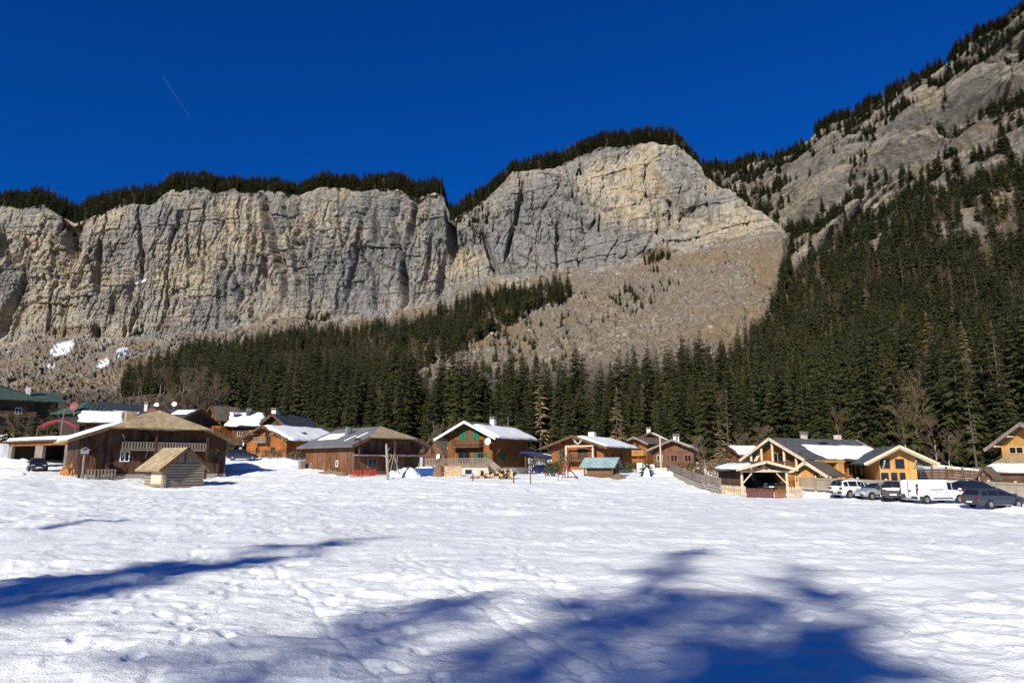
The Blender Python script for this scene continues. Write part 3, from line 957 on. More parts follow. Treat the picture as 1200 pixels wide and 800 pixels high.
# dense wood on both flanks
for S, PXX, PYY, poly, n in ((S1, PX1, PY1, POLY1, 26000), (S2, PX2, PY2, POLY2, 30000)):
    keep = in_poly(PXX, PYY, poly) & (PXX > -160) & (PXX < 1330)
    if S is S1:
        keep &= (Tm < 2.98)
    else:
        keep &= (Tn < 4.6)
    p, r, c, tot = sample(S, n, keep)
    dist = p[:, 1]
    ok = thin(p, np.clip(3.6 + dist / 420, 3.6, 5.4) * rng.uniform(0.85, 1.3, len(p)))
    p = p[ok]
    gapn = fbm(p[:, 0] / 24, p[:, 1] / 30, 505, 3)
    p = p[(gapn > -0.20) | (rng.random(len(p)) < 0.35)]
    px, py = proj(p)
    fmin = lut(px, [(-200, 420), (0, 420), (160, 400), (300, 290), (400, 225), (600, 200), (800, 172), (1000, 140), (1200, 118), (1400, 110)])
    kk = (p[:, 1] > fmin) | ((p[:, 1] > 128) & (rng.random(len(p)) < 0.06))
    p, px, py, fmin = p[kk], px[kk], py[kk], fmin[kk]
    upper = S2 is S and True
    bf = np.where(S is S1, 0.13, 0.06)
    hh = 21.5 * (1 - 0.2 * sstep(500, 950, p[:, 1]))
    # smaller trees along the upper edge of the wood
    brown = 0.10 + 0.0 * px
    for cx, cy, w, h_, a_ in ((190, 470, 90, 28, .35), (400, 425, 110, 25, .25), (330, 470, 120, 20, .15), (1160, 275, 60, 30, .6), (860, 520, 50, 25, .35), (1110, 520, 60, 30, .2), (700, 500, 60, 20, .15), (940, 340, 10, 40, .4)):
        brown = brown + a_ * np.exp(-((px - cx) / w) ** 2 - ((py - cy) / h_) ** 2)
    hh = hh * (1 + 0.4 * fbm(p[:, 0] / 16, p[:, 1] / 16, 507, 2))
    front = p[:, 1] < fmin
    hh = np.where(front, 6.5, hh); brown = np.where(front, 0.9, brown)
    kinds(p, px, py, hh, 0.25, brown, 0)
# brown leafless strip high on the right flank
# scattered small trees on the scree
keep = in_poly(PX1, PY1, SPARSE1) & (Tm < 3.0)
p, r, c, tot = sample(S1, 1500, keep)
dn = fbm(p[:, 0] / 40, p[:, 1] / 40, 511, 2)
p = p[(dn > 0.08) & (rng.random(len(p)) < 0.6)]
kinds(p, 0, 0, 7.5 + 5 * fbm(p[:, 0] / 20, p[:, 1] / 20, 512, 2), 0.55, 0.35, 0)
keep = (Tm > 1.7) & (Tm < 2.95) & (PX1 > -20) & (PX1 < 915)
p, r, c, tot = sample(S1, 420, keep)
kinds(p, 0, 0, 3.6, 0.6, 0.65, 0)
# rim of the wall
keep = (Tm > 3.99) & (Tm < 4.95) & (PX1 < 900) & (PX1 > -120)
p, r, c, tot = sample(S1, 9000, keep)
ok = thin(p, 3.6 * rng.uniform(0.8, 1.4, len(p))); p = p[ok]
kinds(p, 0, 0, 21.0 + 6 * fbm(p[:, 0] / 60, p[:, 1] / 60, 521, 2), 0.42, 0.08, 0)
# gullies and ledges of the wall
keep = np.zeros(PX1.shape, bool)
for poly in ([(76, 262), (98, 262), (96, 300), (84, 296)], [(530, 250), (552, 245), (575, 228), (560, 262), (548, 300), (532, 300)], [(562, 245), (572, 245), (572, 290), (562, 290)],
             [(752, 300), (782, 292), (785, 312), (752, 316)], [(355, 375), (385, 372), (385, 392), (355, 394)], [(150, 388), (166, 384), (168, 398), (150, 400)]):
    keep |= in_poly(PX1, PY1, poly)
keep &= (Tm > 2.9) & (Tm < 4.0)
p, r, c, tot = sample(S1, 260, keep)
ok = thin(p, 2.2 * np.ones(len(p))); p = p[ok]
kinds(p, 0, 0, 12.0, 0.35, 0.1, 0)
# right skyline and rock ledges
keep = (Tn > 4.90) & (Tn < 5.5) & (PX2 < 1260)
p, r, c, tot = sample(S2, 5200, keep)
ok = thin(p, 3.6 * rng.uniform(0.8, 1.4, len(p))); p = p[ok]
gapn = fbm(p[:, 0] / 30, p[:, 1] / 30, 531, 2)
p = p[gapn > -0.28]
kinds(p, 0, 0, 20.0, 0.35, 0.05, 0)
keep = (Tn > 3.6) & (Tn < 4.95) & (PX2 < 1260) & ~in_poly(PX2, PY2, POLY2)
keep = keep * (0.12 + 0.88 * (ledge < .5))
p, r, c, tot = sample(S2, 8000, keep)
pxx, pyy = proj(p)
cl = fbm(p[:, 0] / 36 + p[:, 2] / 70, p[:, 2] / 30 - p[:, 0] / 60, 541, 3)
valley = np.exp(-((pxx - 900) / 38) ** 2 - ((pyy - 225) / 34) ** 2) * 0.5
p = p[cl + valley > -0.10]
ok = thin(p, 3.4 * np.ones(len(p))); p = p[ok]
kinds(p, 0, 0, 18.0, 0.4, 0.06, 0)

TP = np.concatenate(tree_p); TH = np.concatenate(tree_h); TK = np.concatenate(tree_k)
tpx, tpy = proj(TP)
infr = (tpx > -25) & (tpx < 1225)
# the 300 nearest spruces are trees of their own, the rest is the wood
score = np.where(infr & (TK == 0), TH / TP[:, 1], -1)
score = np.where(TP[:, 1] < 118, -1, score)
big = np.argsort(-score)[:300]
isbig = np.zeros(len(TP), bool); isbig[big] = True
behind = [(-30, 100, 'the timber garage'), (100, 190, 'the big dark barn'), (190, 290, 'the small grey hut'), (290, 345, 'the orange log chalet'), (345, 430, 'the grey metal roof'), (430, 500, 'the dead tree trunk'),
          (500, 560, 'the green shutters'), (560, 640, 'the stairs of the terrace'), (640, 690, 'the white antlers'), (690, 740, 'the teal roofed shed'), (740, 785, 'the pale pole'), (785, 830, 'the stone parapet'),
          (830, 870, 'the tan larch'), (870, 910, 'the open carport'), (910, 960, 'the slate roof left end'), (960, 1010, 'the slate roof snow patch'), (1010, 1055, 'the yellow gable'), (1055, 1095, 'the white van'),
          (1095, 1135, 'the reddish bare tree'), (1135, 1175, 'the grey dead spruce'), (1175, 1240, 'the honey coloured chalet')]
WIDTH = ['narrow', 'broad', 'full', 'slender', 'bushy', 'neat', 'very broad']
for i in big:
    px = tpx[i]
    z = next((s_ for a, b, s_ in behind if a <= px < b), 'the village')
    v = int(rng.integers(0, 7))
    size = 'tall' if TH[i] > 23 else 'shorter' if TH[i] < 19 else 'medium'
    row = 'in the front row' if TP[i, 1] < lut(px, [(0, 440), (160, 420), (300, 310), (400, 245), (600, 220), (800, 190), (1000, 156), (1200, 134)]) else 'set back in the wood'
    make_tree('spruce_tree', NEAR[v], Vector(TP[i]) - Vector((0, 0, 0.2)), TH[i] / 24.0, float(rng.uniform(0, 6.28)),
              '%s %s dark spruce %s behind %s' % (WIDTH[v], size, row, z), 'tree', '%s %s spruces %s behind %s' % (WIDTH[v], size, row, z), float(rng.uniform(0.95, 1.15)))
rest = ~isbig & ~((TP[:, 1] < 118) & infr)
var = np.where(TK == 1, rng.integers(11, 15, len(TP)), np.where(TK == 2, rng.integers(15, 17, len(TP)), np.where(TK == 3, rng.integers(17, 19, len(TP)), np.where(TP[:, 1] < 420, rng.integers(0, 6, len(TP)), rng.integers(6, 11, len(TP))))))
hsrc = np.where(var < 6, 22.0, np.where(var < 11, 20.0, np.where(var < 15, 15.0, np.where(var < 17, 20.0, 18.0))))
scl = np.where(TK == 1, 0.62, 1.0) * TH / hsrc
on_rim = np.concatenate([np.full(len(a), b) for a, b in zip(tree_p, [0, 0, 1, 1, 2, 1, 2, 1])]) if len(tree_p) == 8 else np.zeros(len(TP))
for nm, code, lb in (('slope_forest', 0, 'dark spruce forest covering the lower mountain slopes'), ('scattered_trees', 1, 'small scattered trees on the scree and rock ledges'), ('ridge_forest', 2, 'dark fringe of spruces along the cliff top and skyline')):
    s = rest & (on_rim == code)
    wood(nm, TP[s] - np.array([0, 0, 0.3]), scl[s], var[s], lb)

# ---- tall spruces behind and beside the photographer: their shadows lie across the field
def shadow_tree(tip_px, tip_py, H, seed, label, width=1.0):
    x, y = gxy(tip_px, tip_py)
    k = H / math.tan(SUN_EL)
    bx, by = x - math.sin(SUN_AZ) * k, y - math.cos(SUN_AZ) * k
    z = float(ground(bx, by))
    e = make_tree('spruce_tree', NEAR[seed % 7], (bx, by, z - 0.2), H / 24.0, seed * 1.3, label, 'tree', 'spruces behind the photographer')
    e.scale = (H / 24.0 * width, H / 24.0 * width, H / 24.0)
SHB = 'spruce outside the view shading the '
shadow_tree(470, 629, 25, 6, SHB + 'left of the field with the longest streak', 1.15)
shadow_tree(255, 656, 24, 1, SHB + 'left of the field beside the longest streak', 1.2)
shadow_tree(190, 603, 20, 3, SHB + 'far left edge with the lower streak', 1.2)
shadow_tree(150, 597, 20, 3, SHB + 'far left edge with the upper streak', 0.9)
shadow_tree(545, 690, 24, 1, SHB + 'lower middle of the field', 1.25)
shadow_tree(968, 672, 25, 6, SHB + 'lower right with the pointed shadow', 1.15)
shadow_tree(835, 640, 27, 3, SHB + 'lower right with the faint thin shadow', 1.0)
shadow_tree(780, 690, 25, 1, SHB + 'lower right with the broad shadow', 1.2)
shadow_tree(950, 725, 26, 6, SHB + 'lower right corner nearest the camera', 1.3)
# ---- loose boulders on the scree
def mat_boulder():
    t = NT('scree_boulder')
    rnd = t.obj_random()
    t.color(t.mix(rnd, (0.06, 0.052, 0.042), (0.33, 0.285, 0.225)))
    t.set(Roughness=0.95, Specular_IOR_Level=0.1)
    return t.m
BOULD = mat_boulder()
RSRC = bpy.data.collections.new('boulder_source')
for k in range(6):
    bm = bmesh.new(); bmesh.ops.create_icosphere(bm, subdivisions=1, radius=1.0)
    for v in bm.verts:
        v.co *= random.uniform(.65, 1.25); v.co.z *= .75
    me = bpy.data.meshes.new('boulder_%02d' % k); bm.to_mesh(me); bm.free(); me.materials.append(BOULD)
    RSRC.objects.link(bpy.data.objects.new('boulder_%02d' % k, me))
keep = (Tm > 1.7) & (Tm < 3.02) & (((PX1 > 470) & (PX1 < 918)) | (PX1 < 230)) & (PX1 > -20) & ~in_poly(PX1, PY1, POLY1) & (snowp < .1)
p, r, c, tot = sample(S1, 16000, keep)
dn = fbm(p[:, 0] / 30 + p[:, 1] / 200, p[:, 1] / 90, 551, 3)
p = p[rng.random(len(p)) < np.clip(.35 + 1.6 * dn, .08, 1)]
wood('scree_boulders', p, 0.45 + 0.5 * rng.pareto(2.6, len(p)).clip(0, 4.5), rng.integers(0, 6, len(p)), 'countless loose boulders strewn over the scree slope', RSRC, 'boulders')
# ================================================================ BUILDING MATERIALS
def mat_wood(name, dark, mid, light, vertical=True, board=0.2, grey=0.0, gap=0.55):
    """weathered boards: a tone per board, long grain, sun bleached and rain darkened patches"""
    t = NT(name)
    tc = t.n.new('ShaderNodeTexCoord').outputs['Object']
    sep = t.n.new('ShaderNodeSeparateXYZ'); t.l.new(tc, sep.inputs[0])
    run = t.math('ADD', sep.outputs[0], sep.outputs[1])
    u = run if vertical else sep.outputs[2]
    cellv = t.math('DIVIDE', u, board)
    wn_ = t.n.new('ShaderNodeTexWhiteNoise'); wn_.noise_dimensions = '1D'
    t.l.new(t.math('FLOOR', cellv), wn_.inputs['W'])
    grain = t.noise(t.coord('Object', (9, 9, 0.8) if vertical else (0.8, 0.8, 12)), 1.0, 4, 0.65)
    patch = t.noise(t.coord('Object', (0.5, 0.5, 0.35)), 1.0, 4, 0.65)
    c = t.mix(wn_.outputs['Value'], dark, mid)
    c = t.mix(t.ramp(grain, [(0.35, 0), (0.75, 0.9)]), c, light)
    c = t.mix(t.ramp(patch, [(0.45, 0), (0.68, 0.75)]), c, dark)
    if grey:
        c = t.mix(t.ramp(t.noise(t.coord('Object', (1.2, 1.2, 0.5)), 1.3, 3, 0.6), [(0.42, 0), (0.66, grey)]), c, (0.20, 0.175, 0.15))
    fr = t.math('FRACT', cellv)
    edge = t.math('ABSOLUTE', t.math('SUBTRACT', fr, 0.5))
    line = t.ramp(edge, [(0.40, 0), (0.5, 1)])
    c = t.mix(t.math('MULTIPLY', line, gap), c, tuple(v * 0.25 for v in dark))
    t.color(c)
    h = t.math('SUBTRACT', t.math('MULTIPLY', grain, 0.4), line)
    t.bump(h, 0.5, 0.02)
    t.set(Roughness=0.8)
    return t.m
W_DARK = mat_wood('dark_barn_boards', (0.010, 0.006, 0.004), (0.055, 0.022, 0.011), (0.16, 0.056, 0.022), board=0.3, grey=0.3)
W_RED = mat_wood('red_brown_boards', (0.03, 0.013, 0.007), (0.15, 0.052, 0.019), (0.27, 0.11, 0.042), board=0.3, grey=0.25)
W_ORANGE = mat_wood('orange_log_boards', (0.09, 0.027, 0.008), (0.28, 0.090, 0.020), (0.42, 0.16, 0.042), vertical=False, board=0.3)
W_CHALET = mat_wood('chalet_boards', (0.065, 0.024, 0.008), (0.21, 0.076, 0.020), (0.34, 0.14, 0.04), board=0.2)
W_YELLOW = mat_wood('new_larch_boards', (0.32, 0.145, 0.036), (0.50, 0.26, 0.075), (0.62, 0.37, 0.13), board=0.25, gap=0.35)
W_PALE = mat_wood('pale_timber', (0.44, 0.33, 0.21), (0.55, 0.43, 0.29), (0.64, 0.54, 0.40), vertical=False, board=0.35, gap=0.1)
W_GREY = mat_wood('silver_grey_logs', (0.17, 0.14, 0.105), (0.28, 0.23, 0.17), (0.40, 0.33, 0.25), vertical=False, board=0.24, grey=0.3)
W_GREYV = mat_wood('silver_grey_boards', (0.13, 0.10, 0.08), (0.24, 0.19, 0.15), (0.36, 0.29, 0.23), board=0.18, grey=0.3)
W_BROWN = mat_wood('brown_boards', (0.05, 0.03, 0.02), (0.12, 0.065, 0.038), (0.20, 0.11, 0.065), vertical=False, board=0.22)
W_BEAM = mat_wood('brown_beams', (0.05, 0.028, 0.016), (0.11, 0.06, 0.032), (0.18, 0.11, 0.06), board=0.4, gap=0.2)

def mat_roof(name, a, b, across=0.22, rib=0.0, rough=0.8):
    t = NT(name)
    p = t.coord('Object')
    n = t.noise(p, 0.7, 4, 0.65)
    br = t.n.new('ShaderNodeTexBrick')
    t.l.new(t.coord('Object', (1, 1, 1.6)), br.inputs['Vector'])
    v = t.vor(t.coord('Object', (2.6, 2.6, 5)), 1.0, out='Color')
    sc = t.n.new('ShaderNodeSeparateColor'); t.l.new(v, sc.inputs[0])
    t.n.remove(br)
    c = t.mix(sc.outputs[0], a, b)
    c = t.mix(t.ramp(n, [(0.42, 0), (0.7, 0.6)]), c, tuple(x * 0.6 for x in a))
    t.color(c)
    h = t.math('ADD', sc.outputs[1], t.math('MULTIPLY', n, 0.5))
    if rib:
        sep = t.n.new('ShaderNodeSeparateXYZ'); t.l.new(p, sep.inputs[0])
        h = t.math('SINE', t.math('MULTIPLY', t.math('ADD', sep.outputs[0], sep.outputs[1]), 6.2832 / rib))
    t.bump(h, 0.5, 0.04)
    t.set(Roughness=rough)
    return t.m
R_TAN = mat_roof('bleached_wood_shingles', (0.27, 0.20, 0.115), (0.42, 0.32, 0.19))
R_SLATE = mat_roof('slate', (0.055, 0.062, 0.06), (0.115, 0.12, 0.115))
R_METAL = mat_roof('grey_sheet_metal', (0.135, 0.135, 0.14), (0.17, 0.17, 0.175), rib=0.5, rough=0.5)
R_TEAL = mat_roof('teal_corrugated_sheet', (0.22, 0.31, 0.31), (0.30, 0.39, 0.385), rib=0.6, rough=0.5)
R_GREEN = mat_roof('green_sheet_metal', (0.048, 0.075, 0.056), (0.068, 0.10, 0.076), rib=0.8, rough=0.5)
R_NAVY = mat_roof('dark_blue_slate', (0.035, 0.042, 0.055), (0.06, 0.07, 0.09))
R_BROWN = mat_roof('brown_shingles', (0.09, 0.07, 0.052), (0.17, 0.135, 0.10))
R_BLUE = mat_roof('blue_sheet', (0.02, 0.05, 0.16), (0.03, 0.07, 0.21), rough=0.5)

def mat_plain(name, c, rough=0.6, var=0.25, spec=0.3, metal=0.0, scale=3.0):
    t = NT(name)
    n = t.noise(t.coord('Object'), scale, 4, 0.6)
    t.color(t.mix(n, tuple(v * (1 - var) for v in c), tuple(min(1, v * (1 + var)) for v in c)))
    t.set(Roughness=rough, Specular_IOR_Level=spec, Metallic=metal)
    return t.m
CONCRETE = mat_plain('concrete', (0.40, 0.375, 0.34), 0.9, 0.25)
STONE = mat_plain('field_stone', (0.27, 0.245, 0.21), 0.9, 0.4, scale=2.0)
EARTH = mat_plain('trodden_earth', (0.15, 0.11, 0.07), 0.95, 0.5, scale=1.5)
PLASTER = mat_plain('white_render', (0.66, 0.63, 0.57), 0.9, 0.1)
CHIM = mat_plain('chimney_render', (0.50, 0.44, 0.36), 0.9, 0.2)
GREEN_P = mat_plain('green_shutter_paint', (0.010, 0.115, 0.055), 0.5, 0.15)
WHITE_P = mat_plain('white_paint', (0.78, 0.77, 0.75), 0.5, 0.05)
RED_P = mat_plain('red_paint', (0.24, 0.028, 0.024), 0.5, 0.2)
ORANGE_P = mat_plain('orange_net', (0.50, 0.055, 0.03), 0.7, 0.2)
BLUE_P = mat_plain('blue_tarpaulin', (0.015, 0.06, 0.22), 0.6, 0.3)
BLACK_P = mat_plain('black_plastic', (0.012, 0.012, 0.013), 0.5, 0.2)
GALV = mat_plain('galvanised_steel', (0.42, 0.42, 0.42), 0.45, 0.1, metal=0.6)
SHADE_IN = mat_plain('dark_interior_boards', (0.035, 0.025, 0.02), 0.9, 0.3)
def mat_glass(name, c=(0.012, 0.014, 0.018)):
    t = NT(name); t.color(c); t.set(Roughness=0.08, Specular_IOR_Level=0.6)
    return t.m
GLASS = mat_glass('window_glass')
LOGEND = mat_plain('cut_log_ends', (0.48, 0.33, 0.18), 0.85, 0.3)
LOGBARK = mat_plain('log_bark', (0.17, 0.10, 0.06), 0.9, 0.4)

# ================================================================ BUILDING PARTS
FACE = {'front': 0.0, 'left': -math.pi / 2, 'right': math.pi / 2}
def put_face(o, face, W, D, u, z, out=0.0):
    """u: metres from the face's middle, to the right as one looks at it"""
    if face == 'front': o.location = (u, -out, z)
    elif face == 'left': o.location = (-W / 2 - out, D / 2 - u, z)
    else: o.location = (W / 2 + out, D / 2 + u, z)
    o.rotation_euler = (0, 0, FACE[face])
    return o

def window(par, face, W, D, u, z, w, h, fmat=None, shutters=None, mull=True, out=0.0):
    f = MB()
    t = 0.09
    f.box(-w / 2, w / 2, -0.07, 0.05, 0, t).box(-w / 2, w / 2, -0.07, 0.05, h - t, h)
    f.box(-w / 2, -w / 2 + t, -0.07, 0.05, t, h - t).box(w / 2 - t, w / 2, -0.07, 0.05, t, h - t)
    if mull: f.box(-t / 2, t / 2, -0.06, 0.05, t, h - t)
    o = put_face(f.build('window', fmat or W_BEAM, par), face, W, D, u, z, out)
    MB().box(-w / 2 + t * .7, w / 2 - t * .7, -0.025, 0.02, t * .7, h - t * .7).build('pane', GLASS, o)
    if shutters:
        for s in (-1, 1):
            m = MB()
            x0 = s * (w / 2 + 0.04)
            x1 = x0 + s * w * 0.52
            m.box(min(x0, x1), max(x0, x1), -0.09, -0.02, -0.05, h + 0.05)
            m.box(min(x0, x1) + .08, max(x0, x1) - .08, -0.12, -0.085, 0.12, 0.22).box(min(x0, x1) + .08, max(x0, x1) - .08, -0.12, -0.085, h - .22, h - .12)
            put_face(m.build('shutter', shutters, par), face, W, D, u, z, out)
    return o

def shutter_pair(par, face, W, D, u, z, w, h, mat):
    m = MB()
    m.box(-w / 2, -0.02, -0.09, 0.0, 0, h).box(0.02, w / 2, -0.09, 0.0, 0, h)
    for s in (-1, 1):
        m.box(s * w / 4 - w * .17, s * w / 4 + w * .17, -0.12, -0.08, 0.18, 0.28).box(s * w / 4 - w * .17, s * w / 4 + w * .17, -0.12, -0.08, h - .28, h - .18)
    return put_face(m.build('closed_shutters', mat, par), face, W, D, u, z)

def door(par, face, W, D, u, z, w, h, mat):
    m = MB().box(-w / 2 - .1, w / 2 + .1, -0.05, 0.02, 0, h + .1)
    o = put_face(m.build('door_frame', W_BEAM, par), face, W, D, u, z)
    m = MB()
    n = max(2, int(w / 0.3))
    for k in range(n):
        m.box(-w / 2 + k * w / n + .01, -w / 2 + (k + 1) * w / n - .01, -0.09, -0.045, 0.02, h)
    p = m.build('door_leaf', mat, o)
    return o

def railing(mb, x0, x1, y, z0, h, n=None, thick=0.05, axis='x'):
    def bx(a0, a1, b0, b1, c0, c1):
        if axis == 'x': mb.box(a0, a1, b0, b1, c0, c1)
        else: mb.box(b0, b1, a0, a1, c0, c1)
    bx(x0, x1, y - .05, y + .05, z0 + h - .08, z0 + h)
    bx(x0, x1, y - .04, y + .04, z0 + .08, z0 + .16)
    n = n or max(4, int(abs(x1 - x0) / 0.28))
    for k in range(n + 1):
        x = x0 + (x1 - x0) * k / n
        a, b = max(x0, x - .07), min(x1, x + .07)
        bx(a, b, y - .03, y + .03, z0 + .16, z0 + h - .08)

def balcony(par, face, W, D, u0, u1, z, dep, h, mat, brackets=True):
    m = MB().box(u0, u1, -dep, 0.0, z - 0.14, z)
    if brackets:
        k = 0
        while u0 + .3 + k * 2.2 < u1:
            x = u0 + .3 + k * 2.2
            m.bar((x, 0.02, z - .9), (x, -dep * .85, z - .16), 0.07, 4); k += 1
    o = put_face(m.build('balcony', mat, par), face, W, D, 0, 0)
    r = MB()
    railing(r, u0, u1, -dep + .06, z, h)
    railing(r, -dep + .12, -0.02, u0 + .06, z, h, axis='y'); railing(r, -dep + .12, -0.02, u1 - .06, z, h, axis='y')
    r.build('balustrade', mat, o)
    return o

def dish(par, loc, r, nrm, arm=0.5):
    n = Vector(nrm).normalized()
    m = MB()
    u = n.cross(Vector((0, 0, 1))).normalized(); w = n.cross(u)
    rings, segs = 4, 14
    vs, fs = [], []
    for i in range(rings + 1):
        q = r * i / rings
        for k in range(segs):
            a = 2 * math.pi * k / segs
            vs.append(tuple(u * q * math.cos(a) + w * q * math.sin(a) + n * (0.25 * q * q / r)))
    for i in range(rings):
        for k in range(segs):
            fs.append((i * segs + k, i * segs + (k + 1) % segs, (i + 1) * segs + (k + 1) % segs, (i + 1) * segs + k))
    m.add(vs, fs)
    o = m.build('satellite_dish', WHITE_P, par, smooth=True, loc=loc)
    a = MB()
    a.bar((0, 0, 0), tuple(n * -0.02 + Vector((0, 0, -arm))), 0.03, 5).bar(tuple(w * r * .8), tuple(n * r * 1.0), 0.015, 4)
    a.build('mast', GALV, o)
    return o

def chimney(par, loc, w, d, h, mat=None, cap=True):
    w, d, h = w * .85, d * .85, h * .72
    m = MB().box(-w / 2, w / 2, -d / 2, d / 2, -1.0, h)
    o = m.build('chimney', mat or CHIM, par, loc=loc)
    if cap:
        c = MB().box(-w / 2 - .08, w / 2 + .08, -d / 2 - .08, d / 2 + .08, h, h + .10)
        for sx in (-1, 1):
            for sy in (-1, 1):
                c.box(sx * w * .35 - .06, sx * w * .35 + .06, sy * d * .35 - .06, sy * d * .35 + .06, h + .10, h + .32)
        c.box(-w / 2 - .1, w / 2 + .1, -d / 2 - .1, d / 2 + .1, h + .32, h + .40)
        c.build('chimney_cap', STONE, o)
    return o

def snow_cover(par, quad, thick, seed=0, nu=26, nv=18, ragged=0.09, holes=0.0, name='roof_snow'):
    """snow lying on a roof plane: quad = 4 corners a-b-c-d on the plane"""
    a, b, c, d = [np.array(p, float) for p in quad]
    u, v = np.meshgrid(np.linspace(0, 1, nu), np.linspace(0, 1, nv))
    lu, lv = np.linalg.norm(b - a), np.linalg.norm(d - a)
    eu = np.clip(np.minimum(u, 1 - u) * lu / 0.35, 0, 1); ev = np.clip(np.minimum(v, 1 - v) * lv / 0.35, 0, 1)
    e = np.sqrt(np.clip(eu * ev, 0, 1))
    ju = u + ragged * (fbm(v * lv / 1.6 + seed, u * 3 + seed, seed + 600, 3)) * np.where((u < .02) | (u > .98), 1.0, .6)
    jv = v + ragged * (fbm(u * lu / 1.6 + 3.3 * seed, v * 3, seed + 620, 3)) * np.where((v < .02) | (v > .98), 1.0, .6)
    P = (a * (1 - ju[..., None]) + b * ju[..., None]) * (1 - jv[..., None]) + (d * (1 - ju[..., None]) + c * ju[..., None]) * jv[..., None]
    nrm = np.cross(b - a, d - a); nrm /= np.linalg.norm(nrm)
    if nrm[2] < 0: nrm = -nrm
    thick *= .7
    hgt = thick * (0.15 + 0.85 * e) * (1 + 0.35 * fbm(u * lu / 1.2, v * lv / 1.2, seed + 640, 3)) - (1 - e) * 0.04
    top = P + nrm * hgt[..., None]
    bot = P - nrm * 0.03
    nv_, nu_ = u.shape
    q = grid_quads(nv_, nu_)
    idx = np.arange(nu_ * nv_).reshape(nv_, nu_)
    ring = np.concatenate([idx[0, :], idx[1:, -1], idx[-1, -2::-1], idx[-2:0:-1, 0]])
    n = nu_ * nv_
    side = np.stack([ring, np.roll(ring, -1), np.roll(ring, -1) + n, ring + n], -1)
    me = np_mesh(name, np.concatenate([top.reshape(-1, 3), bot.reshape(-1, 3)]), np.concatenate([q, side]), SNOW, smooth=True)
    bm = bmesh.new(); bm.from_mesh(me); bmesh.ops.recalc_face_normals(bm, faces=bm.faces); bm.to_mesh(me); bm.free()
    if me.polygons and sum(p.normal.z for p in list(me.polygons)[:40]) < 0: me.flip_normals()
    return link(bpy.data.objects.new(name, me), par)

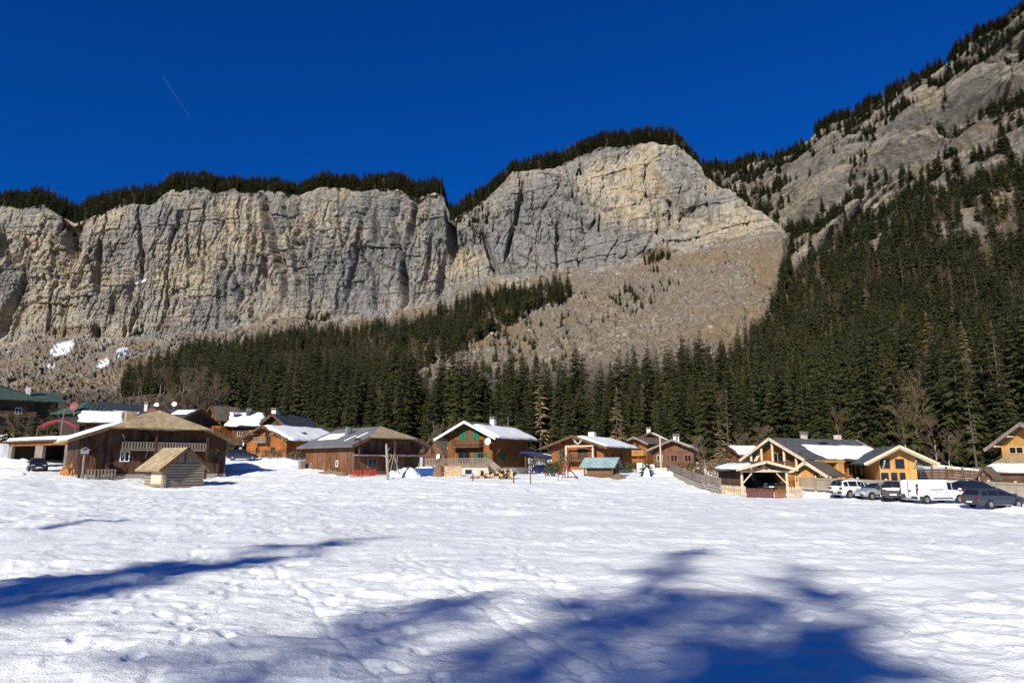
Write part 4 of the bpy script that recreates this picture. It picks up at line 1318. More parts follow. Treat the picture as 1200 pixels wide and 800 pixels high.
class House:
    """gabled house, ridge running away from the front ('y') or along it ('x'). Local: front wall on y=0, x to the right, z up"""
    def __init__(s, name, label, pxL, YL, pxR, YR, D, hw, hr, ov=(1.0, 1.0, 0.8), ridge='y', wall=None, roof=None, hip=None, hipd=2.4, group='village buildings',
                 cat='house', t=0.22, base=None, basem=None, dz=0.0, asym=0.0, fascia=None, build_walls=True):
        pL, pR = gp(pxL, YL), gp(pxR, YR)
        dx, dy = pR.x - pL.x, pR.y - pL.y
        s.W = W = math.hypot(dx, dy); s.D = D
        s.rz = math.atan2(dy, dx)
        mid = (pL + pR) / 2
        mid.z = min(pL.z, pR.z) - 0.05 + dz
        s.root = empty(name, mid, s.rz, label, cat, group)
        s.hw, s.hr, s.ov, s.ridge, s.t = hw, hr, ov, ridge, t
        os_, of, ob = ov
        wm = wall or W_CHALET
        b = MB()
        h = W / 2 if ridge == 'y' else D / 2
        s.slope = k = (hr - hw) / h
        c = 0.12
        if build_walls:
            if ridge == 'y':
                if hip:
                    xh = max(0.05, (hr - hip) / k)
                    poly = [(-h, -1.5), (h, -1.5), (h, hw - c), (xh, hip - c), (-xh, hip - c), (-h, hw - c)]
                else:
                    poly = [(-h, -1.5), (h, -1.5), (h, hw - c), (0, hr - c), (-h, hw - c)]
                b.prism(poly, 0, D)
            else:
                poly = [(0, -1.5), (D, -1.5), (D, hw - c), (D / 2, hr - c), (0, hw - c)]
                b.prism_x(poly, -W / 2, W / 2)
            s.wall = b.build('wall', wm, s.root)
        if base:
            m = MB()
            m.box(-W / 2 - .06, W / 2 + .06, -.06, D + .06, -1.5, base)
            m.build('stone_footing', basem or STONE, s.root)
        r = MB()
        if ridge == 'y':
            e = h + os_; ze = hw - k * os_
            if hip:
                xh = (hr - hip) / k
                y0 = -of + hipd
                for sg in (-1, 1):
                    r.slab([(sg * e, -of, ze), (sg * xh, -of, hip), (0, y0, hr), (0, D + ob, hr), (sg * e, D + ob, ze)], t)
                s.roof = r.build('roof', roof, s.root)
                s.hip = MB().slab([(-xh, -of - .05, hip + .02), (xh, -of - .05, hip + .02), (0, y0, hr + .03)], t * .7)
            else:
                for sg in (-1, 1):
                    r.slab([(sg * e, -of, ze), (0, -of, hr), (0, D + ob, hr), (sg * e, D + ob, ze)], t)
                s.roof = r.build('roof', roof, s.root)
            # bargeboards along the front verge
            for sg in (-1, 1):
                m = MB()
                x1, z1 = (xh, hip) if hip else (0, hr)
                m.slab([(sg * (e + .02), -of - .06, ze + .03), (sg * x1, -of - .06, z1 + .03), (sg * x1, -of + .02, z1 + .03), (sg * (e + .02), -of + .02, ze + .03)], t + .12)
                m.build('bargeboard', fascia or W_BEAM, s.roof)
        else:
            ze = hw - k * os_
            for y0, sg in ((0, -1), (D, 1)):
                r.slab([(-W / 2 - of, y0 + sg * os_, ze), (-W / 2 - of, D / 2, hr), (W / 2 + ob, D / 2, hr), (W / 2 + ob, y0 + sg * os_, ze)], t)
            s.roof = r.build('roof', roof, s.root)
            for xx in (-W / 2 - of, W / 2 + ob):
                for y0, sg in ((0, -1), (D, 1)):
                    m = MB().slab([(xx - .06, y0 + sg * (os_ + .02), ze + .03), (xx - .06, D / 2, hr + .03), (xx + .06, D / 2, hr + .03), (xx + .06, y0 + sg * (os_ + .02), ze + .03)], t + .12)
                    m.build('bargeboard', fascia or W_BEAM, s.roof)
        # purlin ends under the front verge
    def plane(s, side, u0, u1, v0, v1, lift=0.0):
        """quad on a roof plane; u along the ridge 0..1, v from ridge (0) to eave (1)"""
        os_, of, ob = s.ov
        if s.ridge == 'y':
            sg = -1 if side == 'left' else 1
            e = s.W / 2 + os_; ze = s.hw - s.slope * os_
            def P(u, v): return (sg * e * v, -of + (s.D + of + ob) * u, s.hr + (ze - s.hr) * v + lift)
        else:
            sg = -1 if side == 'front' else 1
            ze = s.hw - s.slope * os_
            yc = s.D / 2
            def P(u, v): return (-s.W / 2 - of + (s.W + of + ob) * u, yc + sg * (s.D / 2 + os_) * v, s.hr + (ze - s.hr) * v + lift)
        return [P(u0, v0), P(u1, v0), P(u1, v1), P(u0, v1)]
    def point(s, side, u, v, lift=0.0):
        return s.plane(side, u, u + .01, v, v + .01, lift)[0]
    def snow(s, side, u0, u1, v0, v1, thick=0.3, seed=1, **kw):
        return snow_cover(s.roof, s.plane(side, u0, u1, v0, v1, 0.01), thick, seed, **kw)
    def chim(s, side, u, v, w=.7, d=.7, h=1.2, **kw):
        return chimney(s.roof, s.point(side, u, v), w, d, h, **kw)
    def purlins(s, mat=None, n=5, r=0.13):
        mat = mat or W_BEAM
        of = s.ov[1]
        for k in range(n):
            f = -1 + 2 * k / (n - 1)
            x = f * (s.W / 2)
            z = s.hr - s.slope * abs(x) - s.t - r - 0.08
            MB().bar((x, -of + .12, z), (x, 0.2, z), r, 6).build('purlin', mat, s.root)
    def win(s, face, u, z, w=.9, h=1.1, **kw): return window(s.root, face, s.W, s.D, u, z, w, h, **kw)
    def door(s, face, u, z, w=1.0, h=2.0, mat=None): return door(s.root, face, s.W, s.D, u, z, w, h, mat or W_BEAM)
    def balc(s, face, u0, u1, z, dep=1.1, h=.95, mat=None, **kw): return balcony(s.root, face, s.W, s.D, u0, u1, z, dep, h, mat or W_BEAM, **kw)

# ================================================================ THE VILLAGE, left to right
# ---- big barn
H = House('barn', 'big dark barn with a bleached shingle roof behind the small grey hut', 89, 70.5, 263, 80, 7.5, 4.4, 7.35, (1.3, 1.6, 0.8), wall=W_DARK, roof=R_TAN, hip=5.25, hipd=2.3, cat='barn', base=0.45)
H.hip.build('hip_roof', R_TAN, H.roof)
H.snow('left', 0.12, 0.99, 0.42, 0.985, 0.28, 3, ragged=0.05)
H.chim('left', 0.33, 0.30, 1.2, 1.2, 1.15, cap=False, mat=R_TAN)
H.balc('front', -3.6, 5.0, 3.05, 1.0, .75, W_GREYV, brackets=True)
H.win('front', -3.1, 1.75, 0.9, 1.1, fmat=WHITE_P)
H.door('front', 3.4, 0.5, 1.7, 2.2, W_DARK)
H.door('front', -5.6, 0.45, 1.1, 2.1, W_RED)
for x in (-7.2, -0.4, 4.9):
    MB().box(x - .11, x + .11, -1.02, -.82, -0.6, 5.0 if x > -6 else 3.6).build('post', W_DARK, H.root)
MB().bar((-3.7, -1.1, 4.6), (-2.9, -.3, 3.2), .06, 5).build('brace', W_GREYV, H.root)
barn1 = H
# ---- small hut
H = House('hut', 'small grey log hut with a tan shingle roof standing alone on the snow', 192, 66, 235, 68.9, 3.5, 2.45, 3.95, (0.85, 0.5, 0.9), wall=W_GREY, roof=R_TAN, t=0.14, cat='hut')
g = MB().prism([(-H.W / 2 + .02, 2.45), (H.W / 2 - .02, 2.45), (0, 3.9)], -0.06, -0.005)
g.build('gable_boards', W_GREYV, H.root)
MB().box(-.09, .09, -.12, -.065, 2.4, 3.75).build('king_post', W_BEAM, H.root)
H.win('front', 0.35, 1.25, .62, .75, mull=False)
n = 9
for k in range(n):                                   # log courses with crossing ends at the corners
    z = 0.05 + k * 0.265
    MB().bar((-H.W / 2 - .22, -.03, z + .13), (H.W / 2 + .2, -.03, z + .13), 0.125, 7).build('log', W_GREY, H.root)
    MB().bar((-H.W / 2 - .03, -.22, z), (-H.W / 2 - .03, H.D + .2, z), 0.125, 7).build('log', W_GREY, H.root)
MB().box(-H.W / 2 - .16, -H.W / 2 - .10, 0.35, 2.35, .45, 1.75).build('door', W_PALE, H.root)
for x in (-H.W / 2, H.W / 2):
    MB().box(x - .25, x + .25, -.3, .3, -.8, -.02).build('corner_stone', STONE, H.root)
# ---- far left garage
H = House('garage', 'low timber garage with two dark bays under a flat snowy roof', 8, 88, 76, 80.5, 6.5, 3.75, 4.05, (0.5, 0.7, 0.3), wall=W_RED, roof=R_BROWN, cat='garage', build_walls=False, ridge='x')
W, D = H.W, H.D
bx = [(-W / 2, -W / 2 + .9), (-W * .02 - .05, W * .10 + .05), (W / 2 - .55, W / 2)]
for a, b in bx:
    MB().box(a, b, 0, .35, -1, 3.55).build('pier', W_GREYV, H.root)
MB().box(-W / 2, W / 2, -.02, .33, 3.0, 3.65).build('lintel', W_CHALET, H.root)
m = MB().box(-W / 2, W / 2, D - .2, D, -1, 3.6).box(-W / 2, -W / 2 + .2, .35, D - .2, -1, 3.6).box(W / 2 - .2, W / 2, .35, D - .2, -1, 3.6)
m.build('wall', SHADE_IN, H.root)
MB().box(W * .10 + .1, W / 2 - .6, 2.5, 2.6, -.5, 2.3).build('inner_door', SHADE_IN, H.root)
H.snow('front', 0, 1, 0.0, 1.0, 0.42, 11); H.snow('back', 0, 1, 0.0, 1.0, 0.4, 12)
# ---- building with green hipped roof on the far left slope
def hip_house(name, label, pxL, YL, pxR, YR, D, z, hw, hr, ov, wall, roof, inset, **kw):
    pL, pR = at(pxL, 500, YL), at(pxR, 500, YR)
    W = math.hypot(pR[0] - pL[0], pR[1] - pL[1]); rz = math.atan2(pR[1] - pL[1], pR[0] - pL[0])
    root = empty(name, ((pL[0] + pR[0]) / 2, (pL[1] + pR[1]) / 2, z), rz, label, 'house', 'village buildings')
    MB().box(-W / 2, W / 2, 0, D, -4, hw - .05).build('wall', wall, root)
    e, f, b = W / 2 + ov, -ov, D + ov
    zr = hw - .2
    A, B, Cc, Dd = (-e, f, zr), (e, f, zr), (e, b, zr), (-e, b, zr)
    r0, r1 = (-W / 2 + inset, D / 2, hr), (W / 2 - inset, D / 2, hr)
    m = MB().slab([A, B, r1, r0], .25).slab([Cc, Dd, r0, r1], .25).slab([B, Cc, r1], .25).slab([Dd, A, r0], .25)
    rf = m.build('roof', roof, root)
    return root, rf, W
r_, rf, W = hip_house('chalet', 'large dark chalet with a green metal hipped roof, far left edge', -50, 128, 38, 136, 12, 9.0, 5.6, 8.6, 1.6, SHADE_IN, R_GREEN, 6.5)
window(r_, 'front', W, 12, 3.2, 2.6, 1.1, 1.3, fmat=WHITE_P); window(r_, 'front', W, 12, 0.0, 2.6, 1.1, 1.3); balcony(r_, 'front', W, 12, -3, 6, 2.2, 1.2, .9, W_BEAM)
wb = MB().box(W / 2 - .1, W / 2 + 4.6, 4, 11, -4, 5.6).build('wing_wall', SHADE_IN, r_)
MB().slab([(W / 2 - 1, 2.8, 5.7), (W / 2 + 5.6, 2.8, 5.7), (W / 2 + 5.0, 8, 7.9), (W / 2 - 1, 8, 7.9)], .2).slab([(W / 2 - 1, 12, 5.7), (W / 2 + 5.6, 12, 5.7), (W / 2 + 5.0, 8, 7.9), (W / 2 - 1, 8, 7.9)], .2).build('wing_roof', R_GREEN, r_)
chimney(rf, (W / 2 - .6, 5.5, 7.7), .8, .8, 1.2, PLASTER)
r_, rf, W = hip_house('chalet', 'small house with a green roof above the garage, behind the red arch', 68, 112, 93, 110, 6, 6.9, 3.4, 5.4, 1.0, SHADE_IN, R_GREEN, 2.6)
window(r_, 'front', W, 6, -.6, 1.6, .9, 1.0, fmat=W_BEAM)
dd = dish(r_, (W / 2 - .2, -1.0, 4.1), 0.75, (0.2, -1, .2), 1.5)
dd.data.materials.clear(); dd.data.materials.append(mat_plain('rusty_red_dish', (0.20, 0.06, 0.045)))
# ---- little places behind the barn
H = House('shed', 'shed with a sloping snow covered roof close behind the barn chimney', 96, 101, 134, 103, 5, 5.2, 6.6, (0.8, .8, .8), ridge='x', wall=W_DARK, roof=R_BROWN, cat='shed', dz=0.0)
H.snow('front', 0, 1, 0.02, 1.0, 0.3, 21)
H.win('front', -1, 3.2, .7, .7)
H = House('chalet', 'small house with a bright orange gable peeping over the barn roof', 104, 124, 124, 121, 8, 6.4, 8.3, (1.0, 1.0, .6), wall=W_YELLOW, roof=R_NAVY, dz=-.6, cat='house')
H.snow('right', 0.1, .7, 0.6, .95, 0.2, 22); H.balc('front', -1.2, 1.2, 5.0, .8, .8); H.win('front', 0, 5.3, .8, 1.0); H.purlins(W_PALE, 3)
H = House('chalet', 'dark blue roofed house with white dishes behind the barn ridge', 150, 106, 204, 104, 8, 7.4, 9.2, (0.9, .9, .9), ridge='x', wall=W_DARK, roof=R_NAVY, dz=-1.7)
H.win('front', -1.5, 5.0); H.win('front', 1.5, 5.0)
dish(H.roof, H.point('front', .17, .0, .7), .4, (.3, -1, .25), .9); dish(H.roof, H.point('front', .5, .0, .8), .38, (.5, -1, .2), 1.0)
H.chim('front', .02, .05, .7, .7, 1.3); H.snow('front', .62, .95, .1, .45, .2, 23)
H2 = MB().prism([(-1.6, 8.0), (1.6, 8.0), (0, 9.35)], -.6, 2.0).build('dormer', W_RED, H.root)
H = House('chalet', 'tiny orange gabled chalet among bushes behind the barn', 240, 122, 256, 119, 4, 5.0, 7.1, (.8, .9, .5), wall=W_ORANGE, roof=R_BROWN, dz=1.2)
H.balc('front', -1.0, 1.1, 4.2, .9, .8, W_PALE); H.win('front', 0, 4.5, .8, 1.1); H.purlins(W_PALE, 3)
H = House('chalet', 'snow roofed chalet half hidden behind the orange log chalet', 270, 117, 300, 118, 7, 6.1, 8.2, (.9, .9, .6), ridge='x', wall=W_RED, roof=R_NAVY, dz=-.5)
H.snow('front', 0, 1, .05, 1.0, .3, 24, ragged=.12); H.win('front', -.8, 3.8, .8, 1.1, fmat=W_PALE); H.win('front', 1.2, 3.8, .8, 1.1, fmat=W_PALE)
H.chim('front', .55, .3, .8, .8, 1.3, mat=R_NAVY); H.chim('front', .2, .4, .9, .9, .7, mat=R_NAVY)
H = House('chalet', 'dark brown gabled chalet with a navy roof above the orange chalet', 297, 119, 343, 117, 10, 6.1, 8.9, (1.0, 1.1, .6), wall=W_DARK, roof=R_NAVY, dz=-1.2)
H.win('front', 0, 6.2, .8, 1.0, fmat=W_RED); H.chim('left', .15, .12, 1.0, 1.0, 1.5, mat=PLASTER); dish(H.root, (-1.2, -.4, 6.6), .45, (.2, -1, .2), .4); H.purlins(W_RED, 5)
# ---- orange log chalet
H = House('chalet', 'orange log chalet with a white snowy roof and a small balcony', 288, 110, 335, 106, 11, 3.5, 5.4, (1.2, 1.1, .8), wall=W_ORANGE, roof=R_BROWN, base=.5)
H.snow('right', .02, 1.0, .03, 1.0, .38, 31); H.purlins(W_PALE, 5, .12)
H.win('front', 0.1, 3.4, .9, 1.1, fmat=W_RED); H.balc('front', -1.9, .9, 2.75, 1.0, .75, W_GREYV)
H.win('front', -1.8, 1.0, .8, 1.0); H.win('front', 1.5, 1.0, .9, 1.0)
MB().box(-.45, .45, -.35, .35, 0, .3).build('skylight', R_NAVY, H.roof, loc=H.point('right', .42, .6, .12))
MB().disc((-H.W / 2 - .2, -.6, 2.5), .3, (0, -1, 0), .06).build('lamp_globe', WHITE_P, H.root)
MB().box(-H.W / 2 - .35, -H.W / 2 - .05, -1.1, -.8, -.8, 2.0).build('post', WHITE_P, H.root)
# ---- second barn with grey metal roof
H = House('barn', 'red brown barn with a grey sheet metal roof and tan hip', 413.5, 80, 491.5, 86.6, 11.4, 3.95, 6.0, (1.0, 1.2, .8), wall=W_RED, roof=R_METAL, hip=4.5, hipd=3.0, cat='barn', base=.25)
H.hip.build('hip_roof', R_TAN, H.roof)
H.snow('left', .55, .90, .30, .62, .16, 41, ragged=.10); H.snow('left', .30, .33, .45, .75, .1, 42, nu=6, nv=10); H.snow('left', .20, .235, .3, .6, .1, 43, nu=6, nv=10)
H.chim('left', .50, .38, .85, .85, 1.25, mat=R_METAL, cap=False)
MB().box(-H.W / 2 - .1, H.W / 2 + .1, -1.15, 0, 2.35, 2.5).build('gallery_floor', W_GREYV, H.root)
m = MB().box(-H.W / 2 + .05, H.W / 2 - .05, -.04, 0.0, 2.5, 4.35); m.build('upper_boarding', W_DARK, H.root)
for x in (-H.W / 2 + .1, 0.3, H.W / 2 - .15):
    MB().box(x - .09, x + .09, -1.1, -.92, -.6, 4.2).build('post', W_DARK, H.root)
H.win('front', -2.2, .95, 1.3, 1.15, fmat=W_GREYV); H.door('front', 3.2, .1, 1.4, 2.0, W_DARK); H.win('front', 1.6, 1.0, .8, .8, fmat=W_GREYV)
H.win('left', 2.1, 1.1, .5, .75, fmat=PLASTER, mull=False); H.win('left', -4.2, 1.0, .5, .6, fmat=W_GREYV)
MB().box(-.35, .35, -.6, 0, 0, 1.8).build('lean_to_crate', W_GREYV, H.root, loc=(-H.W / 2 - .5, H.D - .6, 0), rz=-math.pi / 2)
barn2 = H
# ---- small red house between barn and green-shuttered chalet
H = House('chalet', 'little red brown house tucked between barn and green shuttered chalet', 497, 118, 521, 115, 8, 3.6, 5.9, (.9, .9, .5), wall=W_RED, roof=R_BROWN)
H.snow('right', .2, 1, .55, 1.0, .2, 51); H.win('front', -.4, 3.0, .8, .9, fmat=W_RED); H.balc('front', -1.3, 1.0, 2.1, .7, .7, W_RED); dish(H.root, (1.4, -.5, 2.6), .5, (-.1, -1, .3), .5)
# ---- chalet with green shutters
H = House('chalet', 'chalet with green shutters, balcony and a big snow covered roof', 524, 106, 577, 102, 11, 6.2, 8.1, (1.5, 1.6, 1.0), wall=W_CHALET, roof=R_BROWN, fascia=WHITE_P)
W, D = H.W, H.D
H.snow('right', .03, .99, .22, 1.0, .38, 61, ragged=.05)
H.chim('right', .55, .10, .9, .9, 1.25, mat=PLASTER)
MB().bar((0, 0, 0), (0, 0, 1.6), .03, 5).build('aerial', GALV, H.roof, loc=H.point('right', .93, .05))
H.purlins(W_BEAM, 5)
for u in (-1.15, 1.05): shutter_pair(H.root, 'front', W, D, u, 5.3, 1.2, 1.6, GREEN_P)
H.balc('front', -2.5, 2.5, 4.3, 1.3, 1.0, W_BROWN)
H.win('front', -.95, 1.95, 2.2, 1.75, fmat=W_BEAM); H.win('front', 2.0, 2.0, 1.0, 1.4, shutters=GREEN_P)
H.win('right', -2.2, 2.2, .9, 1.2, shutters=GREEN_P); H.win('right', 1.2, 2.3, 1.0, 1.1)
m = MB().prism([(-W / 2 + .3, 5.0), (W / 2 - .3, 5.0), (W / 2 - .3, 5.25), (0, 8.3), (-W / 2 + .3, 5.25)], -.03, -.004)
dish(H.root, (W / 2 + .05, -1.3, 5.0), .52, (-.05, -1, .12), .5)
m = MB().box(-W / 2 - 1.9, W / 2 + 1.2, -3.1, -.02, -1.4, 1.35).build('terrace_base', CONCRETE, H.root)
for x in (-1.6, 1.9): MB().box(x - .55, x + .55, -3.16, -3.09, .35, .95).build('cellar_window', BLACK_P, m)
m = MB().box(-W / 2 - 2.1, W / 2 + 1.4, -3.3, -.02, 1.35, 1.55).build('terrace', W_GREYV, H.root)
r = MB(); railing(r, -W / 2 - 2.1, W / 2 + 1.4, -3.22, 1.55, 1.05); railing(r, -3.2, -.1, -W / 2 - 2.0, 1.55, 1.05, axis='y'); r.build('balustrade', W_GREYV, m)
st = MB()
for k in range(8): st.box(W / 2 + 1.42 + k * .27, W / 2 + 1.42 + (k + 1) * .27, -3.1, -2.0, -1.2, 1.35 - k * .19)
so = st.build('stairs', W_BROWN, H.root)
MB().slab([(W / 2 + 1.4, -3.2, 2.6), (W / 2 + 1.4, -3.12, 2.6), (W / 2 + 3.7, -3.12, .95), (W / 2 + 3.7, -3.2, .95)], .9).build('stair_rail', W_GREYV, so)
MB().box(W / 2 - .1, W / 2 + .06, 3.0, D + .06, -1.4, 1.25).build('white_footing', PLASTER, H.root)
MB().bar((W / 2 + .1, .8, 3.1), (W / 2 + 1.3, .8, 4.5), .07, 5).build('brace', W_BEAM, H.root)
MB().bar((W / 2 + .1, 6.0, 3.1), (W / 2 + 1.3, 6.0, 4.5), .07, 5).build('brace', W_BEAM, H.root)
green = H
# ---- blue carport right of it
c0 = gp(634, 104)
root = empty('carport', c0, R(20), 'small carport with a blue snow dusted roof beside the chalet', 'carport')
for x in (-1.7, 1.7):
    for y in (-1.8, 2.0): MB().box(x - .09, x + .09, y - .09, y + .09, -1, 2.9 - .2 * x / 1.7).build('post', W_BEAM, root)
rf = MB().slab([(-2.4, -2.4, 3.55), (2.4, -2.4, 2.6), (2.4, 2.6, 2.6), (-2.4, 2.6, 3.55)], .18).build('roof', R_BLUE, root)
snow_cover(rf, [(-.6, -2.3, 3.2), (2.4, -2.3, 2.61), (2.4, 2.5, 2.61), (-.6, 2.5, 3.2)], .2, 71)
# ---- chalet with white antlers
H = House('chalet', 'brown chalet with white antlers on the gable and half snowy roof', 647, 102, 708, 97.5, 10, 4.4, 5.75, (1.3, 1.5, .9), wall=W_ORANGE, roof=R_BROWN, base=.9, basem=CONCRETE)
H.snow('right', .02, .96, .08, .95, .32, 81, ragged=.06); H.purlins(W_BEAM, 5)
H.chim('right', .5, .03, 1.1, .9, 1.0, mat=PLASTER, cap=False)
H.balc('front', -1.0, 3.0, 2.2, 1.3, 1.0, W_BROWN); H.win('front', .9, 2.4, 1.7, 1.5, fmat=W_BEAM); H.win('front', -2.4, 2.6, .9, 1.2); H.win('front', 2.7, 2.5, .7, 1.2)
MB().box(-1.25, -1.0, -1.35, -1.1, -1, 4.3).box(3.0, 3.25, -1.35, -1.1, -1, 4.0).build('post', W_PALE, H.root)
MB().box(-1.2, 3.2, -1.3, -1.15, 4.1, 4.3).build('beam', W_PALE, H.root)
m = MB()
for sg in (-1, 1):
    m.bar((0, 0, 0), (sg * .55, -.1, .35), .06, 5, .04).bar((sg * .55, -.1, .35), (sg * .6, -.15, .75), .04, 5, .02).bar((sg * .3, -.05, .2), (sg * .35, -.1, .6), .035, 5, .015)
m.build('antlers', WHITE_P, H.root, loc=(.9, -1.45, 4.5))
H.win('right', -2, 2.2, .9, 1.0); H.win('right', 1, 2.2, .9, 1.0)
# ---- shed with teal roof
H = House('shed', 'dark plank shed with a pale teal corrugated metal roof', 687.5, 86, 718.5, 84.5, 2.5, 1.75, 2.5, (.75, .75, .55), ridge='x', wall=W_BROWN, roof=R_TEAL, t=.08, cat='shed')
for x in (-H.W / 2 - .1, H.W / 2 + .1): MB().box(x - .08, x + .08, -.5, -.34, -.8, 1.35).build('post', W_BEAM, H.root)
H.door('right', 0, 0, .8, 1.5)
# ---- pair of chalets by the pale pole
H = House('chalet', 'small chalet with a bright orange gable behind the brown one', 737, 138, 759, 135, 9, 5.6, 6.5, (1.3, 1.4, .6), wall=W_ORANGE, roof=R_BROWN, fascia=W_GREYV)
H.balc('front', -2.0, 2.0, 2.9, 1.0, .9, W_YELLOW); H.win('front', 0, 4.2, .8, 1.0); H.purlins(W_PALE, 3)
H = House('chalet', 'steep brown chalet roof with a snow strip behind the orange gable', 748, 147, 778, 146, 9, 6.1, 7.4, (1.5, 1.2, .6), wall=W_RED, roof=R_BROWN)
H.snow('right', 0, .4, .05, .9, .3, 91); H.chim('left', .2, .06, 1.0, 1.0, 1.2)
H.win('front', 0, 4.6, .9, 1.0)
H = House('chalet', 'brown gabled chalet with two red framed windows behind the pale pole', 766, 124, 814, 122, 10, 4.4, 5.85, (1.2, 1.4, .8), wall=W_BROWN, roof=R_BROWN, fascia=W_GREYV)
MB().prism([(-H.W / 2 + .1, 3.6), (H.W / 2 - .1, 3.6), (H.W / 2 - .1, 4.25), (0, 5.65), (-H.W / 2 + .1, 4.25)], -.05, -.004).build('gable_boards', W_RED, H.root)
redw = mat_plain('red_brown_frames', (0.30, 0.09, 0.04))
H.win('front', .1, 1.9, 1.2, 1.25, fmat=redw); H.win('front', 2.5, 1.9, 1.2, 1.25, fmat=redw); H.win('front', -2.4, 1.9, 1.0, 1.2, fmat=W_PALE)
H.balc('front', -3.2, 3.2, .9, 1.2, .8, W_BROWN, brackets=False); H.chim('right', .35, .1, 1.2, .9, 1.1, mat=PLASTER); H.chim('right', .25, .06, .6, .6, .9, mat=PLASTER)
H.purlins(W_BEAM, 5); H.snow('right', 0, .9, .06, .98, .12, 92)
# ---- little snowy-roofed house left of the slate roof
H = House('house', 'small red house with a snowy roof behind the open carport', 871, 112, 895, 113, 6, 3.3, 4.6, (.7, .7, .5), ridge='x', wall=W_RED, roof=R_BROWN)
H.snow('front', 0, 1, .03, 1, .3, 95); H.win('front', 0, 2.2, .8, .9)
# ---- open timber carport with picket fence
H = House('carport', 'open timber carport with white trusses behind the picket fence', 870.5, 71.5, 923.5, 71.5, 7.6, 2.85, 3.45, (.85, .9, .4), wall=W_BROWN, roof=R_BROWN, cat='carport', build_walls=False, t=.14, fascia=W_PALE)
W, D = H.W, H.D
for x in (-W / 2, W / 2):
    MB().bar((x, 0, -1), (x, 0, 2.4), .14, 8).build('post', W_PALE, H.root)
    MB().bar((x, 0, 1.1), (x * .55, 0, 2.2), .075, 6).build('brace', W_PALE, H.root)
MB().bar((-W / 2 - .15, 0, 2.42), (W / 2 + .15, 0, 2.42), .13, 8).build('tie_beam', W_PALE, H.root)
MB().bar((0, 0, 2.35), (0, 0, 3.15), .13, 8).build('king_post', W_PALE, H.root)
for s_ in (-1, 1): MB().bar((0, 0, 2.95), (s_ * .9, 0, 2.4), .06, 6).build('strut', W_PALE, H.root)
MB().box(-W / 2 - .12, -W / 2 + .05, .3, D, -1, 2.3).build('wall', W_BROWN, H.root)
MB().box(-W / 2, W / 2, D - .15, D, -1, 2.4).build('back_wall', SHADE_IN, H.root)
MB().box(W / 2 - .05, W / 2 + .12, .3, D, -1, 2.3).build('wall', W_BROWN, H.root)
MB().box(W / 2 + .15, W / 2 + .80, -.05, .05, .15, 2.25).build('orange_panel', W_ORANGE, H.root)
MB().bar((W / 2 + .85, -.02, -.5), (W / 2 + .85, -.02, 2.3), .06, 6).build('post', W_PALE, H.root)
H.snow('left', .08, .9, .38, 1.0, .3, 101)
# snow bank leaning on its left side and a white panel
carport = H
# ---- tan gable next to it
H = House('annex', 'pale tan gabled annex between the carport and the slate roofed chalet', 931, 79, 966, 77, 6, 1.95, 3.05, (.8, 1.0, .5), wall=W_YELLOW, roof=R_BROWN, cat='house', fascia=W_PALE)
H.snow('left', .3, 1, .1, .95, .3, 105); H.purlins(W_PALE, 3); H.win('front', .9, .9, .7, .7)
for s_ in (-1, 1): MB().bar((s_ * H.W / 2 * .8, -.05, .8), (s_ * H.W / 2 * .8, -.85, 1.8), .08, 5).build('brace', W_BEAM, H.root)
H = House('shed', 'tiny pale gabled dormer shed beside the carport roof', 889, 92, 899, 91.5, 4, 2.9, 3.8, (.5, .5, .4), wall=W_PALE, roof=R_BROWN, cat='shed', fascia=W_PALE)
H.win('front', 0, 2.4, .5, .6)
# ---- big slate-roofed chalet with yellow gable
H = House('chalet', 'large new timber chalet with a slate roof and bright yellow gable', 945, 85, 1034, 91, 8.4, 3.35, 5.5, (1.2, 1.4, 1.0), ridge='x', wall=W_ORANGE, roof=R_SLATE, fascia=W_PALE)
W, D = H.W, H.D
H.snow('front', .22, .97, .33, .99, .26, 111, ragged=.09)
H.chim('back', .80, .05, .8, .8, 1.0, mat=CHIM, cap=False); H.chim('back', .40, .03, .7, .7, .8, mat=CHIM)
MB().box(-.7, .7, -.5, .5, 0, .14).build('skylight', R_NAVY, H.roof, loc=H.point('front', .5, .22, .05))
for v in np.linspace(.5, D - .5, 5):
    MB().bar((-W / 2 - .9, v, -1), (-W / 2 - .9, v, 3.3 + (1 - abs(v - D / 2) / (D / 2)) * 1.7), .16, 8).build('log_column', W_PALE, H.root)
balcony(H.root, 'left', W, D, -3.6, 3.6, 1.7, 1.1, .8, W_BROWN, brackets=False)
H.win('left', 0, 1.9, 2.0, 1.7, fmat=W_YELLOW)
MB().box(-W / 2 + .4, -W / 2 + 5.5, -1.3, -.02, 2.35, 2.65).build('canopy', W_YELLOW, H.root)
MB().box(-W / 2 + 4.2, -W / 2 + 5.3, -1.25, -.05, -1, 2.3).build('porch_pier', W_YELLOW, H.root)
H.win('front', -3.3, .7, 1.4, 1.4, fmat=W_YELLOW); H.win('front', 1.2, .7, 1.4, 1.5, fmat=W_YELLOW); H.win('front', 3.2, .7, 1.0, 1.5, fmat=W_BEAM)
slate = H
